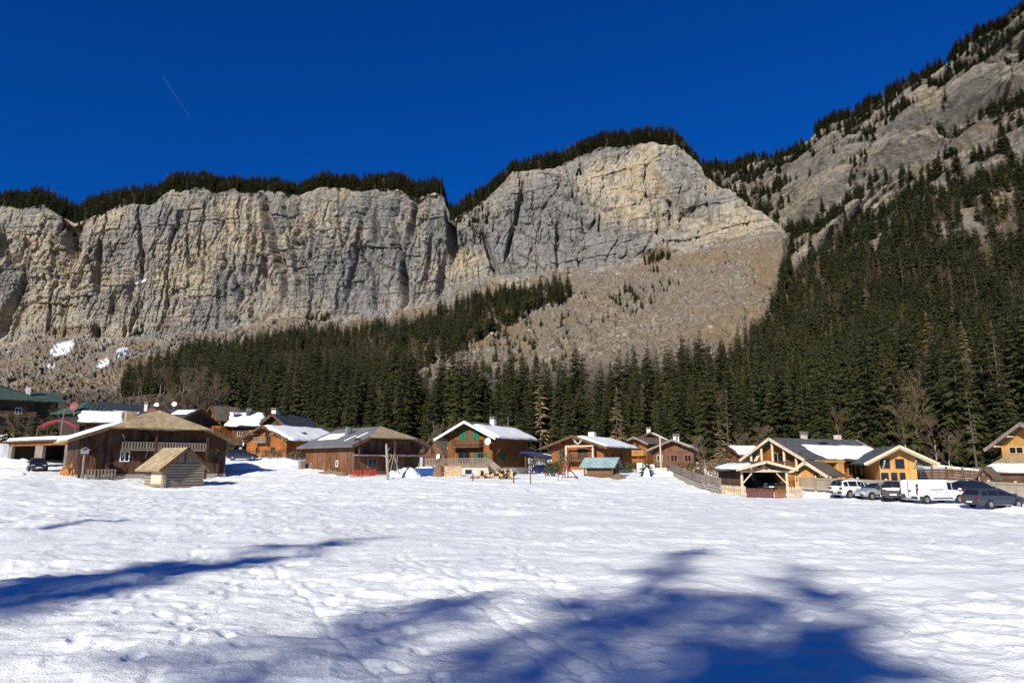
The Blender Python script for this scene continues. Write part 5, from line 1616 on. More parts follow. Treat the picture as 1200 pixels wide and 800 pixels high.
# yellow front gable = a wing of the same chalet, built as its own block in the chalet's frame
pL, pR = gp(1033, 80.5), gp(1076, 79.5)
inv = Matrix.Translation(H.root.location).inverted()
Mroot = Matrix.LocRotScale(H.root.location, H.root.rotation_euler, None).inverted()
wing = bpy.data.objects.new('yellow_wing', None); link(wing, H.root)
wz = math.atan2(pR.y - pL.y, pR.x - pL.x)
wloc = Mroot @ Vector(((pL.x + pR.x) / 2, (pL.y + pR.y) / 2, min(pL.z, pR.z)))
wing.location = wloc; wing.rotation_euler = (0, 0, wz - H.rz)
ww = math.hypot(pR.x - pL.x, pR.y - pL.y); hw_, hr_, dd_ = 3.35, 4.35, 9.0
o = MB().prism([(-ww / 2, -1.5), (ww / 2, -1.5), (ww / 2, hw_ - .1), (0, hr_ - .1), (-ww / 2, hw_ - .1)], 0, dd_).build('wing_wall', W_YELLOW, wing)
k = (hr_ - hw_) / (ww / 2); e = ww / 2 + 2.0; ze = hw_ - k * 2.0
m = MB()
for sg in (-1, 1): m.slab([(sg * e, -1.5, ze), (0, -1.5, hr_), (0, dd_, hr_), (sg * e, dd_, ze)], .2)
m.build('wing_roof', R_SLATE, wing)
m = MB()
for sg in (-1, 1):
    m.slab([(sg * (e + .02), -1.62, ze + .04), (0, -1.62, hr_ + .04), (0, -1.45, hr_ + .04), (sg * (e + .02), -1.45, ze + .04)], .28)
    m.slab([(sg * (e - .3), -1.44, ze - .05), (0, -1.44, hr_ - .2), (0, -1.0, hr_ - .2), (sg * (e - .3), -1.0, ze - .05)], .2)
m.build('wing_bargeboard', W_PALE, wing)
for (x0, x1, z0, z1) in ((-1.95, -.75, 1.65, 2.95), (-.35, .75, 1.65, 2.9), (-1.95, -1.0, .1, 1.35), (-.9, -.1, .1, 1.35), (0, .75, .1, 1.35)):
    f = MB(); t = .07
    f.box(x0, x1, -.07, .03, z0, z0 + t).box(x0, x1, -.07, .03, z1 - t, z1).box(x0, x0 + t, -.07, .03, z0 + t, z1 - t).box(x1 - t, x1, -.07, .03, z0 + t, z1 - t)
    f.box(x0 + t * .7, x1 - t * .7, -.03, .02, z0 + t * .7, z1 - t * .7)
    me = f.mesh('wing_window', W_YELLOW); me.materials.append(GLASS); me.polygons.foreach_set('material_index', [1 if i >= 24 else 0 for i in range(len(me.polygons))])
    link(bpy.data.objects.new('wing_window', me), wing)
for sg in (-1, 1): MB().bar((sg * (ww / 2 - .3), -.05, 1.7), (sg * (ww / 2 - .3), -1.2, 2.6), .09, 6).build('brace', W_PALE, wing)
# ---- right edge chalet
H = House('chalet', 'honey coloured chalet at the right edge above a snowy lean-to roof', 1179, 79, 1253, 73, 9, 5.2, 7.3, (1.2, 1.3, .6), wall=W_YELLOW, roof=R_BROWN, fascia=W_GREYV)
H.win('front', -1.6, 3.9, 1.6, .8, fmat=W_PALE); H.purlins(W_PALE, 5)
m = MB().slab([(-H.W / 2 - 1.2, -3.0, 1.9), (-H.W / 2 + .2, -.03, 3.6), (H.W / 2, -.03, 3.6), (H.W / 2, -3.0, 1.9)], .16).build('lean_to_roof', R_TAN, H.root)
snow_cover(m, [(-H.W / 2 - 1.1, -3.0, 1.9), (H.W / 2, -3.0, 1.9), (H.W / 2, -1.4, 2.82), (-H.W / 2 - .3, -1.4, 2.82)], .3, 121)
MB().box(-H.W / 2 - .6, H.W / 2, -2.6, -.03, -1.5, 1.75).build('lean_to_wall', W_BROWN, H.root)
p = gp(1153, 74)
H = House('shelter', 'small open roofed log shelter left of the honey coloured chalet', 1148, 75, 1166, 74, 2.5, 1.6, 2.4, (.5, .5, .3), wall=W_GREYV, roof=R_BROWN, t=.12, cat='shed')
H.door('front', 0, 0, .8, 1.4)
# ================================================================ VEHICLES
def mat_paint(name, c, rough=0.28, metal=0.0):
    t = NT(name)
    n = t.noise(t.coord('Object'), 2.0, 3, 0.6)
    t.color(t.mix(n, tuple(v * .86 for v in c), c))
    dirt = t.ramp(n, [(0.4, rough), (0.7, rough + 0.15)])
    sc = t.n.new('ShaderNodeSeparateColor'); t.l.new(dirt, sc.inputs[0])
    t.set(Roughness=sc.outputs[0], Specular_IOR_Level=0.5, Metallic=metal, Coat_Weight=0.4, Coat_Roughness=0.08)
    return t.m
TYRE = mat_plain('tyre_rubber', (0.02, 0.02, 0.02), 0.85, 0.3)
RIM = mat_plain('alloy_rim', (0.40, 0.40, 0.41), 0.35, 0.1, metal=0.7)
LAMP_R = mat_plain('red_lamp_glass', (0.16, 0.01, 0.009), 0.25, 0.1)
LAMP_W = mat_plain('clear_lamp_glass', (0.65, 0.66, 0.68), 0.2, 0.05)
PLATE = mat_plain('number_plate', (0.7, 0.7, 0.68), 0.5, 0.05)
TRIM = mat_plain('grey_plastic_trim', (0.045, 0.045, 0.048), 0.6, 0.1)

# stations: x (rear to front), underside, belt, top, half width at belt, half width at top; 'g' marks glass cells up to the next station
SHAPES = {
    'hatch': [(-2.05, .42, .80, .86, .80, .74), (-2.0, .30, .92, 1.00, .84, .74), (-1.75, .24, .96, 1.34, .87, .62), (-1.35, .22, .97, 1.46, .88, .60), (-.45, .22, .96, 1.49, .89, .60), (.25, .22, .95, 1.40, .89, .60),
              (.95, .22, .93, 1.00, .88, .72), (1.55, .24, .82, .87, .86, .70), (1.95, .30, .68, .72, .80, .64), (2.06, .40, .56, .60, .70, .58)],
    'suv': [(-2.15, .48, .86, .92, .84, .78), (-2.1, .34, 1.02, 1.10, .88, .78), (-1.9, .28, 1.06, 1.54, .90, .66), (-1.4, .27, 1.07, 1.66, .91, .64), (-.4, .27, 1.05, 1.67, .92, .64), (.35, .27, 1.04, 1.56, .92, .64),
            (1.05, .27, 1.02, 1.08, .91, .76), (1.7, .28, .95, 1.00, .89, .74), (2.1, .34, .80, .84, .84, .70), (2.2, .46, .62, .66, .76, .62)],
    'van': [(-2.6, .45, 1.05, 1.86, .92, .80), (-2.56, .32, 1.08, 1.92, .94, .82), (-2.3, .27, 1.10, 1.95, .95, .84), (-1.2, .26, 1.10, 1.96, .95, .84), (.55, .26, 1.10, 1.95, .95, .84), (1.05, .26, 1.09, 1.86, .95, .80),
            (1.95, .27, 1.06, 1.14, .94, .78), (2.35, .29, .92, .97, .92, .74), (2.62, .34, .74, .78, .85, .66), (2.70, .46, .60, .64, .74, .58)],
    'wagon': [(-2.3, .42, .80, .86, .82, .76), (-2.25, .30, .94, 1.02, .86, .76), (-1.95, .24, .97, 1.36, .88, .64), (-1.4, .22, .97, 1.47, .89, .61), (-.4, .22, .96, 1.48, .90, .61), (.4, .22, .95, 1.40, .90, .61),
              (1.2, .22, .93, 1.00, .89, .74), (1.75, .24, .84, .89, .87, .72), (2.2, .30, .70, .74, .80, .66), (2.32, .40, .57, .61, .70, .58)],
}
def car(label, px, Y, head, shape, paint, glass_cells, wheels, cat='car', cargo_rear=False, dz=0.0, roofm=None, sx=1.0):
    st = SHAPES[shape]
    p = gp(px, Y)
    root = empty('parked_van' if shape == 'van' else 'parked_car', p + Vector((0, 0, dz)), R(head), label, cat, 'cars parked in the village')
    rings = []
    for (x, z0, zb, zt, wb, wt) in st:
        h = [(-wb * .80, z0), (-wb * .97, z0 + .14), (-wb * 1.0, (z0 + zb) * .5), (-wb * .97, zb), (-wt - (wb - wt) * .12, zb + (zt - zb) * .82), (-wt * .80, zt), (0, zt + .02)]
        ring = [(x * sx, y, z) for y, z in h] + [(x * sx, -y, z) for y, z in h[-2::-1]]
        rings.append(ring)
    n = len(rings[0])
    V = [v for r in rings for v in r]
    F = []
    for i in range(len(rings) - 1):
        for j in range(n - 1):
            F.append((i * n + j, i * n + j + 1, (i + 1) * n + j + 1, (i + 1) * n + j))
        F.append((i * n + n - 1, i * n, (i + 1) * n, (i + 1) * n + n - 1))
    F.append(tuple(range(n))); F.append(tuple((len(rings) - 1) * n + k for k in range(n - 1, -1, -1)))
    m = MB(); m.add(V, F)
    body = m.build('body', paint, root, smooth=False)
    md = body.modifiers.new('round', 'BEVEL'); md.width = .03; md.segments = 2; md.limit_method = 'ANGLE'; md.angle_limit = R(25)
    # panes: inset copies of body cells, a little proud
    def cellquad(i, j, ins=.10):
        a, b, c, d = [Vector(V[k]) for k in (i * n + j, i * n + j + 1, (i + 1) * n + j + 1, (i + 1) * n + j)]
        cen = (a + b + c + d) / 4
        nr = (c - a).cross(b - d)
        if nr.length < 1e-6: nr = Vector((0, 0, 1))
        nr.normalize()
        if nr.dot(cen - Vector((cen.x * .9, 0, .7))) < 0: nr = -nr
        return [q + (cen - q) * ins + nr * .014 for q in (a, b, c, d)]
    for (i, js, nm) in glass_cells:
        g = MB()
        for j in js: 
            q = cellquad(i, j, .10 if len(js) == 1 else .03)
            g.add(q, [(0, 1, 2, 3)])
        g.build(nm, GLASS, root)
    # wheels with rims, dark arches
    for (wx, r) in wheels:
        for s_ in (-1, 1):
            w_ = st[4][4]
            MB().bar((wx * sx, s_ * (w_ - .10), r + .03), (wx * sx, s_ * (w_ + .004), r + .03), r * 1.16, 18).build('wheel_arch', BLACK_P, root)
            wh = MB().bar((wx * sx, s_ * (w_ - .2), r), (wx * sx, s_ * (w_ + .02), r), r, 20).build('wheel', TYRE, root)
            MB().bar((wx * sx, s_ * (w_ + .015), r), (wx * sx, s_ * (w_ + .04), r), r * .62, 10).build('rim', RIM, wh)
    # lamps, bumpers, plates, mirrors
    xr, xf = st[0][0] * sx, st[-1][0] * sx
    zr = st[1][2]; zf = st[-2][2]
    for s_ in (-1, 1):
        y = s_ * st[1][4] * .82
        if shape == 'van':
            MB().box(xr - .02, xr + .12, min(y, y + s_ * .14), max(y, y + s_ * .14), .72, 1.30).build('tail_light', LAMP_R, root)
            MB().box(xr - .02, xr + .12, min(y, y + s_ * .13), max(y, y + s_ * .13), 1.34, 1.62).build('tail_light', TRIM, root)
        else:
            MB().box(xr - .02, xr + .22, min(y * .72, y + s_ * .13), max(y * .72, y + s_ * .13), zr - .22, zr - .02).build('tail_light', LAMP_R, root)
        yf = s_ * st[-2][4] * .74
        MB().box(xf - .30, xf - .045, min(yf * .62, yf + s_ * .10), max(yf * .62, yf + s_ * .10), zf - .16, zf + .02).build('headlight', LAMP_W, root)
        ym = s_ * (st[5][4] + .02)
        MB().box(st[6][0] * sx - .32, st[6][0] * sx - .15, min(ym, ym + s_ * .18), max(ym, ym + s_ * .18), st[5][2] + .02, st[5][2] + .17).build('door_mirror', TRIM if shape != 'van' else paint, root)
        for dx in (-.55, .40):
            MB().box(dx * sx - .08, dx * sx + .08, min(s_ * st[4][4], s_ * (st[4][4] + .02)), max(s_ * st[4][4], s_ * (st[4][4] + .02)), st[4][2] - .16, st[4][2] - .12).build('door_handle', TRIM, root)
        MB().box(-1.05 * sx, 1.0 * sx, min(s_ * st[4][4], s_ * (st[4][4] + .012)), max(s_ * st[4][4], s_ * (st[4][4] + .012)), st[4][1] + .16, st[4][1] + .24).build('side_trim', TRIM, root)
    MB().box(xr - .05, xr + .10, -st[0][4] * .92, st[0][4] * .92, st[0][1] - .06, st[0][1] + .16).build('rear_bumper', TRIM, root)
    MB().box(xf - .16, xf + .04, -st[-1][4] * .95, st[-1][4] * .95, st[-1][1] - .08, st[-1][1] + .08).build('front_bumper', TRIM, root)
    MB().box(xr - .07, xr - .045, -.26, .26, st[0][1] + .02, st[0][1] + .13).build('number_plate', PLATE, root)
    MB().box(xf + .035, xf + .06, -.26, .26, st[-1][1] - .04, st[-1][1] + .06).build('number_plate', PLATE, root)
    if roofm:
        g = MB()
        for i in (2, 3, 4):
            for j in (5, 6): g.add(cellquad(i, j, .0), [(0, 1, 2, 3)])
        g.build('dark_roof', roofm, root)
    return root
G_HATCH = [(1, (4, 5, 6, 7), 'rear_window'), (2, (3,), 'side_window'), (3, (3,), 'side_window'), (4, (3,), 'side_window'), (2, (8,), 'side_window'), (3, (8,), 'side_window'), (4, (8,), 'side_window'),
           (5, (4, 5, 6, 7), 'windscreen'), (5, (3,), 'quarter_window'), (5, (8,), 'quarter_window')]
G_VAN = [(4, (3,), 'side_window'), (4, (8,), 'side_window'), (5, (4, 5, 6, 7), 'windscreen'), (5, (3,), 'quarter_window'), (5, (8,), 'quarter_window')]
WH = [(-1.28, .31), (1.30, .31)]; WH_S = [(-1.32, .35), (1.36, .35)]; WH_V = [(-1.75, .33), (1.72, .33)]
P_BLACK = mat_paint('black_car_paint', (0.012, 0.013, 0.016)); P_WHITE = mat_paint('white_car_paint', (0.72, 0.72, 0.72)); P_SILVER = mat_paint('silver_car_paint', (0.42, 0.44, 0.47), .3, .4)
P_SLATE = mat_paint('slate_blue_car_paint', (0.045, 0.055, 0.075), .28, .2); P_NAVY = mat_paint('navy_car_paint', (0.012, 0.018, 0.035)); P_GREEN = mat_paint('dark_green_car_paint', (0.008, 0.028, 0.022))
P_VAN = mat_paint('white_van_paint', (0.78, 0.79, 0.80))
car('black hatchback parked before the timber garage on the left', 43, 78.5, -52, 'hatch', P_BLACK, G_HATCH, WH)
car('white estate car with a black roof, leftmost in the car park', 1003, 65.5, 14, 'suv', P_WHITE, G_HATCH, WH_S, roofm=P_BLACK)
car('silver hatchback facing left beside the white estate car', 1029, 63.5, 192, 'hatch', P_SILVER, G_HATCH, WH)
car('black people carrier seen from behind, left of the white van', 1047, 62.5, 62, 'suv', P_BLACK, G_HATCH, WH_S)
V_ = car('long white panel van with rear doors towards the left', 1095, 59.5, 16, 'van', P_VAN, G_VAN, WH_V, cat='van')
MB().box(-2.66, -2.62, -.012, .012, .6, 1.85).build('door_gap', TRIM, V_)
MB().box(-2.67, -2.63, -.30, .02, 1.0, 1.10).build('rear_door_handle', TRIM, V_)
MB().box(-2.67, -2.63, .35, .75, .55, .78).build('vent_grille', TRIM, V_)
MB().box(-1.25, .1, -.972, -.955, 1.13, 1.18).build('sliding_rail', TRIM, V_)
MB().box(-2.5, -2.05, -.975, -.955, .3, .62).build('corner_bumper', TRIM, V_)
car('dark estate car parked behind the slate blue car', 1146, 63.5, 12, 'suv', P_NAVY, G_HATCH, WH_S)
car('slate blue estate car at the right edge, nearest of the cars', 1166, 55.5, 12, 'wagon', P_SLATE, G_HATCH, WH)
car('dark green car parked inside the open timber carport', 893, 76.0, -84, 'suv', P_GREEN, G_HATCH, WH_S)
car('dark blue car under the blue roofed carport', 641, 100, 25, 'hatch', mat_paint('dark_blue_paint', (0.01, 0.022, 0.08)), G_HATCH, WH)
car('dark car parked between the big barn and the orange chalet', 284, 98, 20, 'hatch', P_NAVY, G_HATCH, WH)

# ================================================================ FENCES, WALLS AND POSTS
def polyline_pts(pts): return [gp(a, b) for a, b in pts]
def plank_fence(label, pts, h, nb, spacing, mat, gap=.03, pw=.09, postm=None, post_up=.15, cat='fence'):
    P = polyline_pts(pts)
    root = empty('plank_fence', P[0], 0, label, cat, 'fences')
    o0 = P[0]
    segs = []
    for a, b in zip(P[:-1], P[1:]):
        n = max(1, round((b - a).length / spacing))
        for k in range(n):
            u0, u1 = a.lerp(b, k / n), a.lerp(b, (k + 1) / n)
            segs.append((u0, u1))
    pm = MB().box(-pw, pw, -pw, pw, -.8, h + post_up).mesh('post', postm or mat)
    for k, (a, b) in enumerate(segs + [(segs[-1][1], segs[-1][1])]):
        o = link(bpy.data.objects.new('post', pm), root)
        z = float(ground(a.x, a.y)); o.location = (a.x - o0.x, a.y - o0.y, z - o0.z + random.uniform(-.06, .06)); o.rotation_euler = (random.uniform(-.03, .03), random.uniform(-.03, .03), 0)
    bw = (h - .12) / nb
    cache = {}
    for a, b in segs:
        L = math.hypot(b.x - a.x, b.y - a.y)
        rz = math.atan2(b.y - a.y, b.x - a.x)
        for j in range(nb):
            key = round(L, 1)
            me = cache.get(key)
            if me is None:
                me = cache[key] = MB().box(0, L, -.14, -.10, 0, bw - gap).mesh('board', mat)
            o = link(bpy.data.objects.new('board', me), root)
            za, zb = float(ground(a.x, a.y)), float(ground(b.x, b.y))
            o.location = (a.x - o0.x, a.y - o0.y, za - o0.z + .12 + j * bw + random.uniform(-.015, .015))
            o.rotation_euler = (0, -math.atan2(zb - za, L) + random.uniform(-.006, .006), rz)
    return root
plank_fence('long weathered plank fence behind the parked cars', [(938, 75.5), (975, 72.5), (1040, 68.5), (1110, 65), (1160, 66), (1225, 63)], 1.45, 6, 2.4, W_GREY, postm=W_PALE)
plank_fence('low dark plank fence between yellow gable and right chalet', [(1076, 84), (1110, 84), (1150, 81)], 1.35, 4, 2.0, W_BEAM, postm=W_GREYV, post_up=.35)

def picket_fence(label, pts, h, mat, step=.17, pk=.045, name='picket_fence'):
    P = polyline_pts(pts)
    root = empty(name, P[0], 0, label, 'fence', 'fences')
    o0 = P[0]
    pm = MB().prism([(-pk, -.3), (pk, -.3), (pk, h - .09), (0, h), (-pk, h - .09)], -.015, .015).mesh('picket', mat)
    for a, b in zip(P[:-1], P[1:]):
        L = math.hypot(b.x - a.x, b.y - a.y); rz = math.atan2(b.y - a.y, b.x - a.x)
        for hz in (.28, h - .25):
            MB().bar((a.x - o0.x, a.y - o0.y + .05, a.z - o0.z + hz), (b.x - o0.x, b.y - o0.y + .05, b.z - o0.z + hz), .035, 4).build('rail', mat, root)
        n = int(L / step)
        for k in range(n):
            q = a.lerp(b, (k + .5) / n)
            o = link(bpy.data.objects.new('picket', pm), root)
            o.location = (q.x - o0.x, q.y - o0.y, float(ground(q.x, q.y)) - o0.z + random.uniform(-.03, .03)); o.rotation_euler = (0, random.uniform(-.04, .04), rz)
    return root
picket_fence('pale picket fence on the left of the open carport', [(846, 71.5), (875, 69.0)], 1.0, W_PALE)
picket_fence('short picket fence on the right of the open carport', [(922, 67.3), (931, 66.8), (941, 67.8)], 1.05, W_PALE)
MAROON = mat_wood('maroon_gate_boards', (0.06, 0.022, 0.022), (0.12, 0.045, 0.042), (0.18, 0.075, 0.065), board=.14)
picket_fence('dark maroon board gate in front of the open carport', [(875.5, 69.0), (907, 67.6)], .85, MAROON, .13, .062, 'gate')
picket_fence('low orange brown board panel beside the maroon gate', [(908, 67.6), (921.5, 67.3)], .85, W_CHALET, .13, .062, 'gate')

# grey plank parapet on a dry stone wall
Pw = polyline_pts([(787, 91), (793, 87), (805, 82), (822, 76.5), (847, 71.8)])
root = empty('stone_parapet', Pw[0], 0, 'curving grey plank parapet on a dry stone wall', 'wall')
o0 = Pw[0]
stone_meshes = []
for k in range(6):
    bm = bmesh.new(); bmesh.ops.create_icosphere(bm, subdivisions=1, radius=.5)
    for v in bm.verts: v.co += Vector((random.uniform(-.09, .09), random.uniform(-.09, .09), random.uniform(-.09, .09)))
    me = bpy.data.meshes.new('stone'); bm.to_mesh(me); bm.free(); me.materials.append(STONE); stone_meshes.append(me)
for a, b in zip(Pw[:-1], Pw[1:]):
    L = math.hypot(b.x - a.x, b.y - a.y); rz = math.atan2(b.y - a.y, b.x - a.x)
    for row in range(3):
        n = int(L / .55)
        for k in range(n):
            q = a.lerp(b, (k + .5 + .5 * (row % 2)) / n)
            o = link(bpy.data.objects.new('stone', random.choice(stone_meshes)), root)
            o.location = (q.x - o0.x, q.y - o0.y, q.z - o0.z + .05 + row * .24); o.scale = (random.uniform(.5, .66), .5, random.uniform(.26, .34)); o.rotation_euler = (0, random.uniform(-.2, .2), rz)
    for j in range(2):
        m = MB().box(0, L + .02, -.2, -.12, 0, .42)
        o = m.build('board', W_GREYV, root, loc=(a.x - o0.x, a.y - o0.y, a.z - o0.z + .74 + j * .45))
        o.rotation_euler = (0, -math.atan2(b.z - a.z, L), rz)
    MB().box(-.07, .07, -.1, .06, -.5, 1.65).build('post', W_BEAM, root, loc=(a.x - o0.x, a.y - o0.y, a.z - o0.z))

def post_thing(name, label, px, Y, h, r, mat, cat, lean=(0, 0), n=7):
    p = gp(px, Y)
    o = MB().bar((0, 0, -.6), (lean[0], lean[1], h), r, n, r * .75).build(name, mat, None, loc=p)
    return tag(o, label, cat)
post_thing('utility_pole', 'bare pale wooden pole before the brown gabled chalet', 775, 100, 5.6, .13, W_PALE, 'pole')
post_thing('wooden_pole', 'leaning wooden pole rising above the garage roof', 66, 93, 6.8, .10, W_GREYV, 'pole', (.35, 0))
post_thing('wooden_stake', 'short dark stake in the snow before the log pile', 554, 74.5, .95, .07, W_BEAM, 'post')
post_thing('wooden_stake', 'thin tall stake right of the green shuttered chalet', 622, 72, 2.6, .06, W_BEAM, 'post', (-.05, 0))
post_thing('wooden_stake', 'short reddish stake right of the firewood', 602, 74, .8, .09, W_RED, 'post')
post_thing('wooden_stake', 'grey stake beside the blue tarpaulin', 491, 82, 1.6, .06, W_GREYV, 'post', (-.12, 0))
# road sign
p = gp(1080, 83)
root = empty('road_sign', p, 0, 'round white road sign on a post beside the yellow gable', 'sign')
MB().bar((0, 0, -.5), (0, 0, 2.0), .035, 6).build('post', GALV, root)
d_ = MB().disc((0, -.06, 2.15), .36, (-.3, -1, 0), .04, 20).build('sign_disc', WHITE_P, root)
MB().disc((-.02, -.095, 2.15), .22, (-.3, -1, 0), .03, 16).build('sign_centre', TRIM, d_)
MB().disc((-.03, -.12, 2.15), .11, (-.3, -1, 0), .03, 14).build('sign_mark', WHITE_P, d_)
MB().box(-.45, .35, -.08, -.04, 1.3, 1.62).build('sign_plate', WHITE_P, root)
# snow covered rails beyond the fence
p = gp(1092, 92); q = gp(1165, 88)
root = empty('pole_rail', p, 0, 'snow topped pole rail at the wood edge behind the fence', 'rail')
dv = q - p
MB().bar((0, 0, 1.45), tuple(dv + Vector((0, 0, .75))), .12, 6).build('rail', W_PALE, root)
MB().bar((0, .02, 1.58), tuple(dv + Vector((0, .02, .88))), .10, 6).build('rail_snow', SNOW, root)
for f in (.02, .35, .7, .98): MB().bar(tuple(dv * f + Vector((0, 0, -.5))), tuple(dv * f + Vector((0, 0, 1.9 - .7 * f))), .10, 6).build('post', W_GREYV, root)

# ================================================================ YARD THINGS
def log_mesh(r, L):
    m = MB().bar((0, 0, 0), (0, L, 0), r, 8)
    me = m.mesh('log', LOGBARK); me.materials.append(LOGEND)
    me.polygons.foreach_set('material_index', [1 if len(p.vertices) > 4 else 0 for p in me.polygons])
    return me
def firewood(label, pxa, pxb, Y, rows, r, L, messy=0.0):
    a, b = gp(pxa, Y), gp(pxb, Y)
    root = empty('firewood_stack', a, 0, label, 'firewood')
    W = b.x - a.x
    ms = [log_mesh(r * s_, L) for s_ in (.8, .95, 1.1)]
    n = int(W / (2.0 * r))
    for j in range(rows):
        for k in range(n - (j if messy else 0)):
            o = link(bpy.data.objects.new('log', random.choice(ms)), root)
            x = (k + .5 + .5 * (j % 2)) * 2.0 * r + (j * r if messy else 0)
            o.location = (x + random.uniform(-1, 1) * messy, random.uniform(-.05, .05) + random.uniform(-1, 1) * messy * 2, float(ground(a.x + x, Y)) - a.z + r + j * 1.75 * r)
            o.rotation_euler = (random.uniform(-.3, .3) * messy, random.uniform(-.3, .3) * messy, random.uniform(-1.2, 1.2) * messy * 2.5)
    return root
firewood('neat stack of pale split firewood below the terrace', 520, 542, 84, 7, .105, .6)
firewood('tumbled heap of brown logs before the concrete terrace', 556, 578, 80, 3, .17, .9, .3)
firewood('second tumbled heap of brown logs by the stairs', 578, 604, 80, 4, .17, .9, .3)
firewood('small pile of logs at the left corner of the big barn', 73, 88, 73, 4, .15, .8, .25)

def lump(name, label, px, Y, w, d, h, mat, cat, kind=None, seed=0, rough=.25, dz=0.0, rz=0.0, res=26):
    """an irregular heap sitting on the snow"""
    p = gp(px, Y)
    u, v = np.meshgrid(np.linspace(-1, 1, res), np.linspace(-1, 1, res))
    q = np.clip(1 - (np.abs(u) ** 2.2 + np.abs(v) ** 2.2), 0, 1)
    z = h * q ** .55 * (1 + rough * 2 * fbm(u * 2.2 + seed, v * 2.2, 700 + seed, 4)) + h * rough * .5 * fbm(u * 6 + seed, v * 6, 720 + seed, 3) * (q > 0)
    z = np.where(q > 0, z, -.35)
    co = np.stack([u * w / 2, v * d / 2, z - .12], -1).reshape(-1, 3)
    o = bpy.data.objects.new(name, np_mesh(name, co, grid_quads(res, res), mat, smooth=rough < .3))
    link(o); o.location = p + Vector((0, 0, dz)); o.rotation_euler = (0, 0, rz)
    return tag(o, label, cat, kind=kind)
lump('snow_heap', 'lumpy ploughed snow heap before the grey roofed barn', 474, 80, 4.2, 2.4, 0.95, SNOW, 'snow heap', seed=1, rough=.28)
lump('snow_heap', 'long dirty snow bank below the orange log chalet', 322, 92, 7.5, 3.0, .75, SNOW, 'snow heap', seed=2, rough=.28)
lump('snow_heap', 'blue shaded snow drift right of the big barn', 283, 88, 5.0, 3.5, .8, SNOW, 'snow heap', seed=3, rough=.3)
lump('snow_heap', 'crusted snow bank at the right edge below the blue car', 1205, 49, 6.0, 2.2, .55, SNOW, 'snow heap', seed=4, rough=.29)
lump('snow_heap', 'shaded snow drift at the left edge before the garage', 14, 84, 5.0, 2.0, .9, SNOW, 'snow heap', seed=5, rough=.3)
lump('snow_heap', 'broken snow rubble at the far left edge', 8, 72, 4.0, 1.6, .4, SNOW, 'snow heap', seed=6, rough=.29)
lump('snow_heap', 'small snow bank left of the white estate car', 962, 68, 4.0, 2.0, .45, SNOW, 'snow heap', seed=7, rough=.29)
lump('snow_heap', 'rounded snow bank beside the grey parapet', 772, 90, 6.0, 3.0, .7, SNOW, 'snow heap', seed=8, rough=.3)
lump('snow_heap', 'snow bank against the left wall of the carport', 853, 79, 2.4, 2.5, 1.5, SNOW, 'snow heap', seed=9, rough=.25)
lump('snow_heap', 'low snow bank left of the shed with teal roof', 662, 88, 4.5, 2.0, .5, SNOW, 'snow heap', seed=10, rough=.28)
lump('snow_cone', 'small pointed snow cone before the little evergreen', 758, 86.5, .9, .9, 1.15, SNOW, 'snow heap', seed=11, rough=.15)
lump('dry_grass_strip', 'strip of dry grass and stones along the big barn', 112, 72, 5.4, 1.1, .30, EARTH, 'grass strip', seed=12, rough=.6, rz=.45)
lump('dry_grass_strip', 'brown grass strip along the grey roofed barn wall', 386, 82.5, 7.0, 1.4, .35, EARTH, 'grass strip', seed=13, rough=.6, rz=-.75)
lump('dry_grass_strip', 'brown grass strip beside the teal roofed shed', 725, 84, 2.0, 1.8, .5, EARTH, 'grass strip', seed=14, rough=.6)
lump('brush_heap', 'rounded brown brushwood heap beside the blue tarpaulin', 514, 85, 1.5, 1.3, 1.25, LOGBARK, 'brush heap', seed=15, rough=.5)
lump('brush_heap', 'second brown brushwood heap left of the firewood stack', 520, 88, 1.8, 1.4, 1.1, LOGBARK, 'brush heap', seed=16, rough=.5)
lump('orange_heap', 'heap of orange brown logs and stones at the barn corner', 80, 71.5, 1.7, 1.2, 1.2, mat_plain('rusty_bark', (0.30, 0.13, 0.05), .9, .6), 'wood heap', seed=17, rough=.6)
# blue tarpaulin over a boat-shaped load
p = gp(499, 86)
root = empty('covered_boat', p, R(4), 'blue tarpaulin covered boat right of the grey roofed barn', 'boat')
m = MB().prism_x([(-.7, .1), (.7, .1), (.95, .95), (-.95, .95)], -1.25, 1.0)
m.add([(1.0, -.95, .95), (1.0, .95, .95), (1.9, 0, .95), (1.0, -.7, .1), (1.0, .7, .1)], [(0, 1, 2), (0, 2, 3), (1, 4, 2), (2, 4, 3), (0, 3, 4, 1)])
m.build('hull', BLUE_P, root)
snow_cover(root, [(-1.25, -.95, .96), (1.0, -.95, .96), (1.0, .95, .96), (-1.25, .95, .96)], .22, 131, 12, 10, name='snow_cap')
for x in (-.9, .7): MB().box(x - .08, x + .08, -.6, .6, -.5, .1).build('trestle', W_BEAM, root)
